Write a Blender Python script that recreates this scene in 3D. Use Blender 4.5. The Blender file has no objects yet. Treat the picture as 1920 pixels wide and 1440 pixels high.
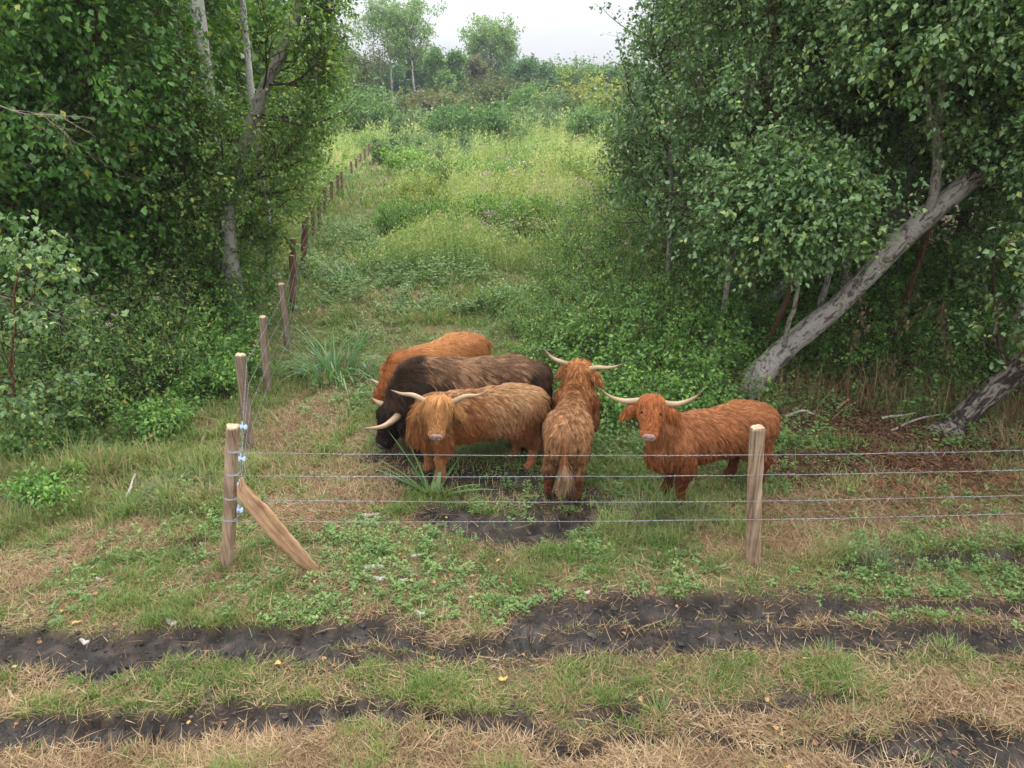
import bpy, math, random
import numpy as np
from mathutils import Vector, Matrix, Euler
from mathutils.kdtree import KDTree

scene = bpy.context.scene
col = scene.collection
PI = math.pi

# ---------------------------------------------------------------- camera
CAM_H, F_PX, PITCH = 4.0, 1350.0, math.radians(22.3)
cam_data = bpy.data.cameras.new('camera')
cam = bpy.data.objects.new('camera', cam_data)
col.objects.link(cam)
cam.location = (0, 0, CAM_H)
cam.rotation_euler = (math.radians(90) - PITCH, 0, 0)
cam_data.sensor_width = 36.0
cam_data.lens = 36.0 * F_PX / 1920.0
cam_data.clip_start = 0.05
cam_data.clip_end = 3000
scene.camera = cam

# ---------------------------------------------------------------- sky: a bright overcast
SUN_EL, SUN_ROT = math.radians(56), math.radians(20)
world = bpy.data.worlds.new('World')
scene.world = world
world.use_nodes = True
wn, wl = world.node_tree.nodes, world.node_tree.links
bg = wn['Background']
sky = wn.new('ShaderNodeTexSky')
sky.sky_type = 'NISHITA'
sky.sun_disc = False
sky.sun_elevation = SUN_EL
sky.sun_rotation = SUN_ROT
sky.air_density = 1.0
sky.dust_density = 3.0
hs = wn.new('ShaderNodeHueSaturation')
hs.inputs['Saturation'].default_value = 0.30
wl.new(sky.outputs[0], hs.inputs['Color'])
tc = wn.new('ShaderNodeTexCoord')
sep = wn.new('ShaderNodeSeparateXYZ')
wl.new(tc.outputs['Generated'], sep.inputs[0])
# a closed cloud layer: brightest overhead, about 0.4 of that at the horizon
cl = wn.new('ShaderNodeMapRange')
cl.inputs['From Min'].default_value = 0.0
cl.inputs['From Max'].default_value = 1.0
cl.inputs['To Min'].default_value = 4.7
cl.inputs['To Max'].default_value = 28.0
wl.new(sep.outputs['Z'], cl.inputs['Value'])
mp = wn.new('ShaderNodeMapping')
mp.inputs['Scale'].default_value = (2.2, 2.2, 9.0)
wl.new(tc.outputs['Generated'], mp.inputs[0])
nz = wn.new('ShaderNodeTexNoise')
nz.inputs['Scale'].default_value = 1.6
nz.inputs['Detail'].default_value = 6
wl.new(mp.outputs[0], nz.inputs['Vector'])
cm = wn.new('ShaderNodeMapRange')
cm.inputs['From Min'].default_value = 0.3
cm.inputs['From Max'].default_value = 0.7
cm.inputs['To Min'].default_value = 0.86
cm.inputs['To Max'].default_value = 1.06
wl.new(nz.outputs['Fac'], cm.inputs['Value'])
mu = wn.new('ShaderNodeMath'); mu.operation = 'MULTIPLY'
wl.new(cl.outputs[0], mu.inputs[0]); wl.new(cm.outputs[0], mu.inputs[1])
cc = wn.new('ShaderNodeVectorMath'); cc.operation = 'SCALE'
cc.inputs[0].default_value = (0.95, 0.975, 1.03)
wl.new(mu.outputs[0], cc.inputs['Scale'])
mx = wn.new('ShaderNodeMixRGB')
mx.inputs['Fac'].default_value = 0.88
wl.new(hs.outputs[0], mx.inputs['Color1'])
wl.new(cc.outputs[0], mx.inputs['Color2'])
wl.new(mx.outputs[0], bg.inputs['Color'])
bg.inputs['Strength'].default_value = 0.10

sun_data = bpy.data.lights.new('sun', 'SUN')
sun_data.energy = 1.5
sun_data.angle = math.radians(25)
sun_data.color = (1.0, 0.96, 0.9)
sun = bpy.data.objects.new('sun', sun_data)
col.objects.link(sun)
sun.rotation_euler = (math.radians(90) - SUN_EL, 0, math.radians(180) - SUN_ROT)
sun.location = (0, 0, 60)

scene.view_settings.view_transform = 'Standard'
scene.view_settings.look = 'None'
scene.view_settings.exposure = 0.72
scene.view_settings.gamma = 1.0
scene.view_settings.use_curve_mapping = False
scene.cycles.max_bounces = 7
scene.cycles.diffuse_bounces = 4
scene.cycles.glossy_bounces = 2
scene.cycles.transmission_bounces = 3
scene.cycles.transparent_max_bounces = 4

# ---------------------------------------------------------------- helpers
def ray(px, py):
    u = (px - 960) / F_PX; v = -(py - 720) / F_PX
    return (u, math.cos(PITCH) + v * math.sin(PITCH), -math.sin(PITCH) + v * math.cos(PITCH))

def G(px, py, z=0.0):
    """ground point (height z) seen at a point of the photograph"""
    d = ray(px, py); t = (CAM_H - z) / -d[2]
    return np.array((d[0] * t, d[1] * t))

def P(px, py, Y):
    """point at distance Y from the camera on the line of sight through a point of the photograph"""
    d = ray(px, py); t = Y / d[1]
    return np.array((d[0] * t, Y, CAM_H + d[2] * t))

def hash2(ix, iy, s):
    h = (ix.astype(np.int64) * 374761393 + iy.astype(np.int64) * 668265263 + s * 1274126177) & 0xFFFFFFFF
    h = ((h ^ (h >> 13)) * 1274126177) & 0xFFFFFFFF
    h = h ^ (h >> 16)
    return (h & 0xFFFF) / 65535.0

def vnoise(x, y, s=0):
    ix, iy = np.floor(x), np.floor(y)
    fx, fy = x - ix, y - iy
    fx = fx * fx * (3 - 2 * fx); fy = fy * fy * (3 - 2 * fy)
    a = hash2(ix, iy, s); b = hash2(ix + 1, iy, s); c = hash2(ix, iy + 1, s); d = hash2(ix + 1, iy + 1, s)
    return (a + (b - a) * fx) * (1 - fy) + (c + (d - c) * fx) * fy

def fbm(x, y, s=0, o=4):
    x = np.asarray(x, float); y = np.asarray(y, float)
    r = 0; a = 0.5; n = 0
    for k in range(o):
        r = r + a * vnoise(x * 2 ** k + 13.7 * k, y * 2 ** k - 7.1 * k, s + k); n += a; a *= 0.5
    return r / n

def sstep(a, b, x):
    t = np.clip((x - a) / (b - a), 0, 1)
    return t * t * (3 - 2 * t)

def unit(v):
    return v / np.maximum(np.linalg.norm(v, axis=-1, keepdims=True), 1e-9)

def seg_dist(x, y, pts):
    """distance to a polyline with a half width per point: negative inside"""
    best = np.full(np.shape(x), 1e9)
    for (ax, ay, ar), (bx, by, br) in zip(pts[:-1], pts[1:]):
        dx, dy = bx - ax, by - ay
        t = np.clip(((x - ax) * dx + (y - ay) * dy) / (dx * dx + dy * dy + 1e-12), 0, 1)
        d = np.hypot(x - ax - t * dx, y - ay - t * dy) - (ar + (br - ar) * t)
        best = np.minimum(best, d)
    return best

def make_mesh(name, V, polys, mats=(), smooth=False, attrs=None, mat_idx=None, cattrs=None):
    """polys: list of (n,k) index arrays"""
    V = np.ascontiguousarray(V, dtype=np.float32)
    me = bpy.data.meshes.new(name)
    me.vertices.add(len(V)); me.vertices.foreach_set('co', V.ravel())
    polys = [np.asarray(p) for p in polys if len(p)]
    loops = np.concatenate([p.ravel() for p in polys]).astype(np.int32)
    tot = np.concatenate([np.full(len(p), p.shape[1], dtype=np.int32) for p in polys])
    st = np.concatenate(([0], np.cumsum(tot)[:-1])).astype(np.int32)
    me.loops.add(len(loops)); me.loops.foreach_set('vertex_index', loops)
    me.polygons.add(len(tot)); me.polygons.foreach_set('loop_start', st)
    me.polygons.foreach_set('loop_total', tot)
    if mat_idx is not None:
        me.polygons.foreach_set('material_index', np.asarray(mat_idx, dtype=np.int32))
    me.polygons.foreach_set('use_smooth', np.full(len(tot), smooth, dtype=bool))
    for m in mats: me.materials.append(m)
    me.update(calc_edges=True)
    for k, v in (attrs or {}).items():
        a = me.attributes.new(k, 'FLOAT', 'POINT'); a.data.foreach_set('value', np.asarray(v, dtype=np.float32))
    for k, v in (cattrs or {}).items():
        a = me.attributes.new(k, 'FLOAT_COLOR', 'POINT')
        a.data.foreach_set('color', np.c_[v, np.ones(len(v))].astype(np.float32).ravel())
    return me

def link(name, data, parent=None, **props):
    o = bpy.data.objects.new(name, data); col.objects.link(o)
    if parent is not None: o.parent = parent
    for k, v in props.items(): o[k] = v
    return o

def thing(name, label, cat, loc=(0, 0, 0), rz=0.0, group=None):
    o = link(name, None, label=label, category=cat)
    o.empty_display_size = 0.2
    o.location = tuple(float(v) for v in loc); o.rotation_euler = (0, 0, rz)
    if group: o['group'] = group
    return o

def tag(o, label, cat, group=None):
    o['label'] = label; o['category'] = cat
    if group: o['group'] = group
    return o

class Geo:
    """collects vertex / polygon arrays into one mesh"""
    def __init__(s): s.V = []; s.F = []; s.M = []; s.T = []; s.n = 0
    def add(s, V, F, m=0, tint=0.5):
        V = np.asarray(V, float).reshape(-1, 3)
        s.V.append(V)
        for f in (F if isinstance(F, list) else [F]):
            f = np.asarray(f)
            s.F.append(f + s.n); s.M.append(np.full(len(f), m))
        s.T.append(np.broadcast_to(np.asarray(tint, float), (len(V),)).copy())
        s.n += len(V)
    def build(s, name, mats, parent=None, smooth=False, off=None, **props):
        V = np.concatenate(s.V)
        if off is not None: V = V - np.asarray(off, float)
        me = make_mesh(name, V, s.F, mats, smooth, {'tint': np.concatenate(s.T)}, np.concatenate(s.M))
        return link(name, me, parent, **props)

def tubes(pts, rad, sides=6, caps=False):
    """pts (n,K,3), rad (n,K) -> verts, quads (and caps)"""
    pts = np.asarray(pts, float); rad = np.asarray(rad, float)
    if pts.ndim == 2: pts = pts[None]; rad = rad[None]
    n, K, _ = pts.shape
    T = unit(np.gradient(pts, axis=1))
    ref = np.where(np.abs(T[:, :1, 2:3]) > 0.9, np.array([1.0, 0, 0]), np.array([0, 0, 1.0]))
    A = unit(np.cross(T, np.broadcast_to(ref, T.shape))); B = np.cross(T, A)
    a = np.linspace(0, 2 * PI, sides, endpoint=False)
    V = pts[:, :, None] + rad[:, :, None, None] * (np.cos(a)[None, None, :, None] * A[:, :, None] + np.sin(a)[None, None, :, None] * B[:, :, None])
    idx = np.arange(n * K * sides).reshape(n, K, sides)
    q = np.stack([idx[:, :-1], np.roll(idx, -1, 2)[:, :-1], np.roll(idx, -1, 2)[:, 1:], idx[:, 1:]], -1).reshape(-1, 4)
    F = [q]
    if caps: F += [idx[:, 0, ::-1], idx[:, -1]]
    return V.reshape(-1, 3), F

def leaf_quads(p, ax, nr, size, wr=0.62, fold=0.12, hi=False):
    """a folded, pointed leaf at each point p along ax, facing nr"""
    ax = unit(ax); sd = unit(np.cross(nr, ax)); nr = np.cross(ax, sd)
    L = size[:, None]; w = L * wr * 0.5; f = L * fold
    n = len(p)
    if not hi:
        V = np.stack([p, p + ax * L * 0.42 + sd * w + nr * f, p + ax * L, p + ax * L * 0.42 - sd * w + nr * f], 1)
        F = [np.arange(n * 4).reshape(n, 4)]
        return V.reshape(-1, 3), F, 4
    V = np.stack([p, p + ax * L * 0.25 + sd * w + nr * f * .6, p + ax * L * 0.62 + sd * w * .72 + nr * f, p + ax * L - nr * f * .6,
                  p + ax * L * 0.62 - sd * w * .72 + nr * f, p + ax * L * 0.25 - sd * w + nr * f * .6], 1)
    b = np.arange(n)[:, None] * 6
    F = [np.concatenate([b + np.array([0, 1, 2, 3]), b + np.array([0, 3, 4, 5])])]
    return V.reshape(-1, 3), F, 6

def copy_tree(o, parent=None):
    c = o.copy(); col.objects.link(c)
    if parent is not None: c.parent = parent
    for ch in list(o.children): copy_tree(ch, c)
    return c

# ---------------------------------------------------------------- materials
MATS = {}
def mat(name):
    m = bpy.data.materials.new(name); m.use_nodes = True
    MATS[name] = m
    n = m.node_tree.nodes
    return m, n, m.node_tree.links, n['Principled BSDF']

def ramp(n, stops):
    r = n.new('ShaderNodeValToRGB')
    e = r.color_ramp.elements
    while len(e) < len(stops): e.new(0.5)
    for k, (p, c) in enumerate(stops):
        e[k].position = p; e[k].color = (c[0], c[1], c[2], 1)
    return r

def leaf_mat(name, stops, trans=0.35, rough=0.5, spec=0.4, tcol=(1.25, 1.35, 0.7)):
    m, n, l, b = mat(name)
    at = n.new('ShaderNodeAttribute'); at.attribute_name = 'tint'
    r = ramp(n, stops); l.new(at.outputs['Fac'], r.inputs[0])
    l.new(r.outputs[0], b.inputs['Base Color'])
    b.inputs['Roughness'].default_value = rough
    b.inputs['Specular IOR Level'].default_value = spec
    tr = n.new('ShaderNodeBsdfTranslucent')
    v = n.new('ShaderNodeVectorMath'); v.operation = 'MULTIPLY'; v.inputs[1].default_value = tcol
    l.new(r.outputs[0], v.inputs[0]); l.new(v.outputs[0], tr.inputs['Color'])
    mx = n.new('ShaderNodeMixShader'); mx.inputs[0].default_value = trans
    l.new(b.outputs[0], mx.inputs[1]); l.new(tr.outputs[0], mx.inputs[2])
    l.new(mx.outputs[0], n['Material Output'].inputs['Surface'])
    return m

def noise_mat(name, stops, scale=8, detail=6, stretch=(1, 1, 1), rough=0.8, bump=0.3, bump_scale=None, spec=0.25):
    m, n, l, b = mat(name)
    t = n.new('ShaderNodeTexCoord'); mp = n.new('ShaderNodeMapping'); mp.inputs['Scale'].default_value = stretch
    l.new(t.outputs['Object'], mp.inputs[0])
    z = n.new('ShaderNodeTexNoise'); z.inputs['Scale'].default_value = scale; z.inputs['Detail'].default_value = detail
    l.new(mp.outputs[0], z.inputs['Vector'])
    r = ramp(n, stops); l.new(z.outputs['Fac'], r.inputs[0]); l.new(r.outputs[0], b.inputs['Base Color'])
    b.inputs['Roughness'].default_value = rough; b.inputs['Specular IOR Level'].default_value = spec
    if bump:
        bp = n.new('ShaderNodeBump'); bp.inputs['Strength'].default_value = bump; bp.inputs['Distance'].default_value = 0.02
        l.new(z.outputs['Fac'], bp.inputs['Height']); l.new(bp.outputs[0], b.inputs['Normal'])
    return m

# ---------------------------------------------------------------- ground
def pix_line(*p):
    """(px, py, half width in metres) -> world polyline"""
    return [(*G(a, b), c) for a, b, c in p]

RUT_UP = pix_line((-900, 1226, .24), (0, 1222, .22), (200, 1228, .21), (430, 1208, .19), (600, 1196, .15), (720, 1183, .12), (800, 1200, .07))
RUT_UP2 = pix_line((300, 1240, .05), (600, 1232, .09), (850, 1222, .10), (1050, 1200, .14), (1300, 1190, .15), (1600, 1190, .15), (1920, 1208, .16), (2800, 1212, .16))
RUT_UP3 = pix_line((960, 1180, .10), (1060, 1150, .16), (1200, 1144, .19), (1330, 1140, .17), (1430, 1140, .13), (1560, 1138, .09), (1700, 1140, .08), (1920, 1150, .12), (2700, 1190, .12))
RUT_LO = pix_line((-900, 1395, .16), (0, 1384, .16), (200, 1376, .14), (420, 1364, .15), (600, 1352, .13), (720, 1338, .10), (860, 1345, .07), (1000, 1350, .05))
RUT_LO2 = pix_line((640, 1334, .08), (700, 1340, .07), (860, 1352, .04), (980, 1360, .07), (1120, 1392, .07), (1010, 1400, .03))
RUT_LO3 = pix_line((1100, 1332, .03), (1240, 1328, .05), (1380, 1330, .02), (1560, 1316, .05), (1660, 1318, .03))
RUT_LO4 = pix_line((1150, 1385, .04), (1300, 1390, .05), (1480, 1400, .05), (1650, 1398, .11), (1800, 1388, .15), (1960, 1420, .19), (2800, 1440, .2))
RUT_LO5 = pix_line((1620, 1430, .05), (1800, 1436, .07), (2700, 1480, .1))
PATCH = pix_line((800, 960, .14), (880, 990, .26), (960, 1000, .28), (1050, 995, .22), (1130, 975, .12))
PATCH2 = pix_line((720, 860, .2), (830, 890, .34), (950, 915, .42), (1030, 940, .38), (1140, 940, .2), (1240, 945, .15))
BARE = pix_line((700, 1400, .03), (1000, 1385, .10), (1300, 1365, .10), (1500, 1375, .14), (1750, 1360, .12), (2700, 1430, .2))
PATCH3 = pix_line((1590, 1060, .08), (1700, 1050, .15), (1900, 1045, .15))
PATCH4 = pix_line((340, 1030, .04), (420, 1020, .05)) 

def warp(x, y, a=.10, f=2.2, s=3):
    return x + (fbm(x * f, y * f, s, 4) - .5) * 2 * a, y + (fbm(x * f + 31, y * f + 7, s + 9, 4) - .5) * 2 * a

def soil_mask(x, y):
    """the trampled brown soil on both sides of the ruts"""
    wx, wy = warp(x, y, .16, 2.0, 13)
    d = np.minimum.reduce([seg_dist(wx, wy, q) for q in (RUT_UP, RUT_UP2, RUT_UP3, RUT_LO, RUT_LO2, RUT_LO3, RUT_LO4, RUT_LO5, PATCH, PATCH2, BARE)])
    return sstep(.20, -.04, d + (fbm(x * 5, y * 5, 25, 4) - .5) * .30)

def mud_mask(x, y):
    wx, wy = warp(x, y, .12, 2.5)
    d = np.minimum.reduce([seg_dist(wx, wy, q) for q in (RUT_UP, RUT_UP2, RUT_UP3, RUT_LO, RUT_LO2, RUT_LO3, RUT_LO4, RUT_LO5)])
    m = sstep(.05, -.03, d + .018 + (fbm(x * 9, y * 9, 5, 3) - .5) * .14)
    d2 = np.minimum.reduce([seg_dist(wx, wy, q) for q in (PATCH, PATCH3, PATCH4)])
    m = np.maximum(m, sstep(.06, -.05, d2 + (fbm(x * 6, y * 6, 15, 3) - .5) * .35) * .95)
    m = np.maximum(m, sstep(.05, -.1, seg_dist(wx, wy, PATCH2) + (fbm(x * 5, y * 5, 18, 3) - .5) * .7) * .62)
    return m

STRAW_A = pix_line((-900, 1470, .25), (100, 1455, .18), (400, 1430, .22), (700, 1420, .26), (1000, 1440, .20), (1300, 1435, .13), (1700, 1415, .10))
STRAW_B = pix_line((700, 1205, .06), (900, 1195, .08), (1100, 1172, .08), (1250, 1165, .06))
STRAW_C = pix_line((1280, 1360, .12), (1500, 1355, .14), (1750, 1340, .2), (2700, 1350, .3))
STRAW_D = pix_line((520, 880, .30), (600, 760, .5), (640, 700, .4))
STRAW_E = pix_line((560, 950, .5), (680, 880, .6), (740, 810, .4))
STRAW_F = pix_line((1480, 1000, .3), (1650, 930, .6), (1900, 930, .7), (2700, 980, .8))
STRAW_G = pix_line((60, 1080, .2), (200, 1010, .3), (360, 990, .15))
STRAW_H = pix_line((600, 600, .4), (740, 560, .6), (700, 620, .4))
STRAW_I = pix_line((1450, 1200, .2), (1650, 1180, .14), (1950, 1150, .18))

def straw_mask(x, y):
    wx, wy = warp(x, y, .2, 1.4, 40)
    n = fbm(x * 2.3, y * 2.3, 50, 4)
    strong = np.minimum.reduce([seg_dist(wx, wy, q) for q in (STRAW_A, STRAW_B, STRAW_D, STRAW_E, STRAW_F, STRAW_C)])
    weak = np.minimum.reduce([seg_dist(wx, wy, q) for q in (STRAW_G, STRAW_H, STRAW_I)])
    m = np.maximum(sstep(.12, -.12, strong + (n - .5) * .5), .7 * sstep(.1, -.1, weak + (n - .5) * .5))
    return np.clip(np.maximum(m, sstep(.55, .75, n) * .45), 0, 1)

def litter_mask(x, y):
    """brown leaf litter under the trees on the right"""
    wx, wy = warp(x, y, .25, 1.2, 60)
    q = pix_line((1440, 800, .5), (1600, 790, .6), (1800, 830, .5), (2100, 850, .8))
    q2 = pix_line((1480, 880, .35), (1640, 860, .4), (1800, 880, .35))
    woods = np.maximum(sstep(-4.6, -5.6, wx + .22 * (wy - 9)) * sstep(8.2, 9.6, wy), sstep(2.9, 3.8, wx - .05 * (wy - 9)) * sstep(8.6, 9.6, wy))
    return np.clip(np.maximum(np.maximum(sstep(.1, -.2, seg_dist(wx, wy, q)), sstep(.1, -.2, seg_dist(wx, wy, q2))), woods * .6 * sstep(40, 30, wy)), 0, 1)

def ground_z(x, y):
    x = np.asarray(x, float); y = np.asarray(y, float)
    near = sstep(40, 14, y)
    z = (fbm(x * .5 + 5, y * .5, 77, 3) - .5) * .12 * near
    z = z + (fbm(x * 3, y * 3, 78, 3) - .5) * .035 * near
    return z - .0

gx = np.concatenate([-np.geomspace(700, 7.2, 60), np.arange(-7, 7.01, .034), np.geomspace(7.2, 700, 60)])
gy = np.concatenate([np.linspace(-60, 2.3, 14), np.arange(2.45, 11.4, .034), np.geomspace(11.5, 900, 110)])
XX, YY = np.meshgrid(gx, gy, indexing='ij')
ZZ = ground_z(XX, YY)
mudm = mud_mask(XX, YY); mudm = np.where(YY > 12, 0, mudm)
strm = straw_mask(XX, YY); litm = litter_mask(XX, YY)
soilm = np.where(YY > 12, 0, soil_mask(XX, YY))
ZZ += mudm * .010 * np.sin(XX * 46 + 3.5 * fbm(XX * 1.5, YY * 4, 85, 2)) * sstep(.45, .6, fbm(XX * .9, YY * 2.5, 86, 2))
ZZ += soilm * (1 - mudm) * (fbm(XX * 9, YY * 9, 87, 3) - .5) * .05
ZZ -= mudm * (.055 + .02 * fbm(XX * 2, YY * 2, 8, 2))
ZZ += mudm * (fbm(XX * 10, YY * 10, 81, 4) - .5) * .17
ZZ += sstep(.02, .25, mudm) * sstep(.75, .3, mudm) * .045 * fbm(XX * 7, YY * 7, 83, 3)
nx_, ny_ = XX.shape
idx = np.arange(nx_ * ny_).reshape(nx_, ny_)
gq = np.stack([idx[:-1, :-1], idx[1:, :-1], idx[1:, 1:], idx[:-1, 1:]], -1).reshape(-1, 4)
def ground_mat():
    m, n, l, b = mat('ground_soil')
    def attr(k):
        a = n.new('ShaderNodeAttribute'); a.attribute_name = k; return a.outputs['Fac']
    t = n.new('ShaderNodeTexCoord')
    def noise(sc, det=6):
        z = n.new('ShaderNodeTexNoise'); z.inputs['Scale'].default_value = sc; z.inputs['Detail'].default_value = det
        l.new(t.outputs['Object'], z.inputs['Vector']); return z.outputs['Fac']
    n1, n2, n3 = noise(7), noise(45, 4), noise(2.0)
    green = ramp(n, [(.3, (.070, .070, .026)), (.55, (.115, .108, .042)), (.75, (.17, .135, .065))]); l.new(n1, green.inputs[0])
    straw = ramp(n, [(.3, (.10, .066, .036)), (.7, (.24, .165, .095))]); l.new(n2, straw.inputs[0])
    mud = ramp(n, [(.30, (.010, .008, .007)), (.50, (.026, .020, .016)), (.66, (.055, .040, .030)), (.85, (.10, .072, .052))]); l.new(n1, mud.inputs[0])
    lit = ramp(n, [(.3, (.065, .034, .021)), (.7, (.19, .095, .055))]); l.new(n2, lit.inputs[0])
    def mix(a, c, f):
        x = n.new('ShaderNodeMixRGB'); l.new(f, x.inputs[0]); l.new(a, x.inputs[1]); l.new(c, x.inputs[2]); return x.outputs[0]
    c = mix(green.outputs[0], straw.outputs[0], attr('straw'))
    c = mix(c, lit.outputs[0], attr('litter'))
    soil = ramp(n, [(.3, (.030, .021, .015)), (.7, (.105, .070, .045))]); l.new(n2, soil.inputs[0])
    c = mix(c, soil.outputs[0], attr('soil'))
    c = mix(c, mud.outputs[0], attr('mud'))
    l.new(c, b.inputs['Base Color'])
    rr = n.new('ShaderNodeMapRange'); rr.inputs['To Min'].default_value = .95; rr.inputs['To Max'].default_value = .34
    wet = n.new('ShaderNodeMapRange'); wet.inputs['From Min'].default_value = .40; wet.inputs['From Max'].default_value = .62; l.new(n3, wet.inputs['Value'])
    wm = n.new('ShaderNodeMath'); wm.operation = 'MULTIPLY'; l.new(attr('mud'), wm.inputs[0]); l.new(wet.outputs[0], wm.inputs[1])
    l.new(wm.outputs[0], rr.inputs['Value']); l.new(rr.outputs[0], b.inputs['Roughness'])
    b.inputs['Specular IOR Level'].default_value = .3
    ad = n.new('ShaderNodeMath'); ad.operation = 'ADD'; l.new(n1, ad.inputs[0]); l.new(n2, ad.inputs[1])
    bp = n.new('ShaderNodeBump'); bp.inputs['Strength'].default_value = .7; bp.inputs['Distance'].default_value = .03
    l.new(ad.outputs[0], bp.inputs['Height']); l.new(bp.outputs[0], b.inputs['Normal'])
    return m
gme = make_mesh('ground', np.stack([XX, YY, ZZ], -1).reshape(-1, 3), [gq], [ground_mat()], True,
                {'mud': mudm.ravel(), 'straw': strm.ravel(), 'litter': litm.ravel(), 'soil': soilm.ravel()})
link('ground', gme, None, kind='structure')

# ---------------------------------------------------------------- trees and shrubs
def birch_bark(name, dark=.5, tone=(.52, .49, .45), sc=1.0, mixf=.85):
    m, n, l, b = mat(name)
    t = n.new('ShaderNodeTexCoord')
    at = n.new('ShaderNodeAttribute'); at.attribute_name = 'tint'
    mp = n.new('ShaderNodeMapping'); mp.inputs['Scale'].default_value = (6 * sc, 7 * sc, 28 * sc)
    bc = n.new('ShaderNodeAttribute'); bc.attribute_name = 'bark'
    l.new(bc.outputs['Vector'], mp.inputs[0])
    z = n.new('ShaderNodeTexNoise'); z.inputs['Scale'].default_value = 1.0; z.inputs['Detail'].default_value = 6; z.inputs['Distortion'].default_value = 1.1
    l.new(mp.outputs[0], z.inputs['Vector'])
    z2 = n.new('ShaderNodeTexNoise'); z2.inputs['Scale'].default_value = 1.0; z2.inputs['Detail'].default_value = 7; z2.inputs['Distortion'].default_value = 1.2
    mp2 = n.new('ShaderNodeMapping'); mp2.inputs['Scale'].default_value = (9 * sc, 9 * sc, 4.5 * sc); l.new(bc.outputs['Vector'], mp2.inputs[0]); l.new(mp2.outputs[0], z2.inputs['Vector'])
    T = np.array(tone)
    r = ramp(n, [(.30, T * .52), (.42, T * .82), (.58, T), (.75, T * .82)]); l.new(z.outputs['Fac'], r.inputs[0])
    r2 = ramp(n, [(dark - .05, (.030, .024, .02)), (dark + .015, (.45, .41, .37)), (dark + .07, (1, 1, 1))]); l.new(z2.outputs['Fac'], r2.inputs[0])
    mx = n.new('ShaderNodeMixRGB'); mx.blend_type = 'MULTIPLY'; mx.inputs[0].default_value = mixf
    l.new(r.outputs[0], mx.inputs[1]); l.new(r2.outputs[0], mx.inputs[2])
    mx2 = n.new('ShaderNodeMixRGB'); mx2.inputs[2].default_value = (.085, .048, .032, 1)
    l.new(at.outputs['Fac'], mx2.inputs[0]); l.new(mx.outputs[0], mx2.inputs[1])
    l.new(mx2.outputs[0], b.inputs['Base Color']); b.inputs['Roughness'].default_value = .7; b.inputs['Specular IOR Level'].default_value = .25
    bp = n.new('ShaderNodeBump'); bp.inputs['Strength'].default_value = .5; bp.inputs['Distance'].default_value = .012
    l.new(z.outputs['Fac'], bp.inputs['Height']); l.new(bp.outputs[0], b.inputs['Normal'])
    return m

BIRCH = birch_bark('white_birch_bark', .40, (.60, .57, .53))
BIRCH_OLD = birch_bark('grey_birch_bark', .42, (.40, .36, .32), 1.3, .75)
BROWN = noise_mat('brown_bark', [(.3, (.060, .040, .027)), (.55, (.15, .10, .065)), (.75, (.24, .18, .13))], 6, 6, (4, 4, 1.0), .85, .6)
REDBARK = noise_mat('reddish_bark', [(.3, (.07, .032, .020)), (.7, (.20, .095, .055))], 9, 5, (3, 3, 1.0), .75, .4)
TWIG = noise_mat('twig_bark', [(.3, (.035, .024, .018)), (.7, (.10, .062, .042))], 20, 3, rough=.8, bump=0)
FARBARK = noise_mat('pale_far_bark', [(.35, (.28, .26, .24)), (.6, (.62, .60, .57))], 1.2, 4, (1, 1, 1.4), rough=.8, bump=0)
BIRCH_DARK = birch_bark('shade_painted_birch_bark', .50, (.24, .20, .17), 1.3, .9)  # darker copy of the birch bark: the second leaning trunk's shadow is painted in
LEAF_BIRCH = leaf_mat('birch_leaf', [(0, (0.071, 0.139, 0.033)), (.5, (0.122, 0.234, 0.046)), (.86, (0.211, 0.328, 0.058)), (.985, (0.352, 0.398, 0.072)), (1, (0.618, 0.437, 0.066))], .34, .42, .55)
LEAF_BLUE = leaf_mat('blue_green_leaf', [(0, (0.069, 0.141, 0.049)), (.5, (0.127, 0.231, 0.080)), (.9, (0.229, 0.344, 0.118)), (1, (0.368, 0.430, 0.096))], .28, .38, .65)
LEAF_HAZEL = leaf_mat('hazel_leaf', [(0, (0.049, 0.118, 0.028)), (.5, (0.086, 0.199, 0.039)), (.9, (0.153, 0.293, 0.047)), (1, (0.405, 0.377, 0.068))], .36, .48, .45)
LEAF_BRAMBLE = leaf_mat('bramble_leaf', [(0, (0.061, 0.144, 0.037)), (.5, (0.120, 0.249, 0.053)), (.9, (0.228, 0.392, 0.072)), (.99, (0.327, 0.440, 0.092)), (1, (0.600, 0.191, 0.065))], .32, .48, .45)
LEAF_NETTLE = leaf_mat('tall_weed_leaf', [(0, (0.082, 0.158, 0.045)), (.5, (0.140, 0.256, 0.065)), (.9, (0.250, 0.374, 0.092)), (1, (0.545, 0.393, 0.118))], .30, .5, .4)
LEAF_FARDARK = leaf_mat('far_dark_leaf', [(0, (0.047, 0.110, 0.049)), (.5, (0.088, 0.182, 0.071)), (1, (0.167, 0.288, 0.100))], .25, .6, .3)
LEAF_FAR = leaf_mat('far_leaf', [(0, (0.076, 0.151, 0.054)), (.5, (0.134, 0.243, 0.079)), (1, (0.249, 0.360, 0.118))], .30, .6, .3)
LEAF_FARPALE = leaf_mat('pale_far_leaf', [(0, (0.101, 0.166, 0.072)), (.5, (0.159, 0.237, 0.108)), (1, (0.252, 0.331, 0.157))], .30, .6, .3)
LEAF_YELLOW = leaf_mat('yellow_green_leaf', [(0, (.11, .150, .035)), (.5, (.26, .29, .06)), (1, (.40, .40, .10))], .32, .6, .3)
LEAF_RUST = leaf_mat('rusty_leaf', [(0, (0.069, 0.102, 0.040)), (.45, (0.138, 0.168, 0.069)), (.75, (0.253, 0.198, 0.098)), (1, (0.345, 0.204, 0.115))], .28, .6, .3)
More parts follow.
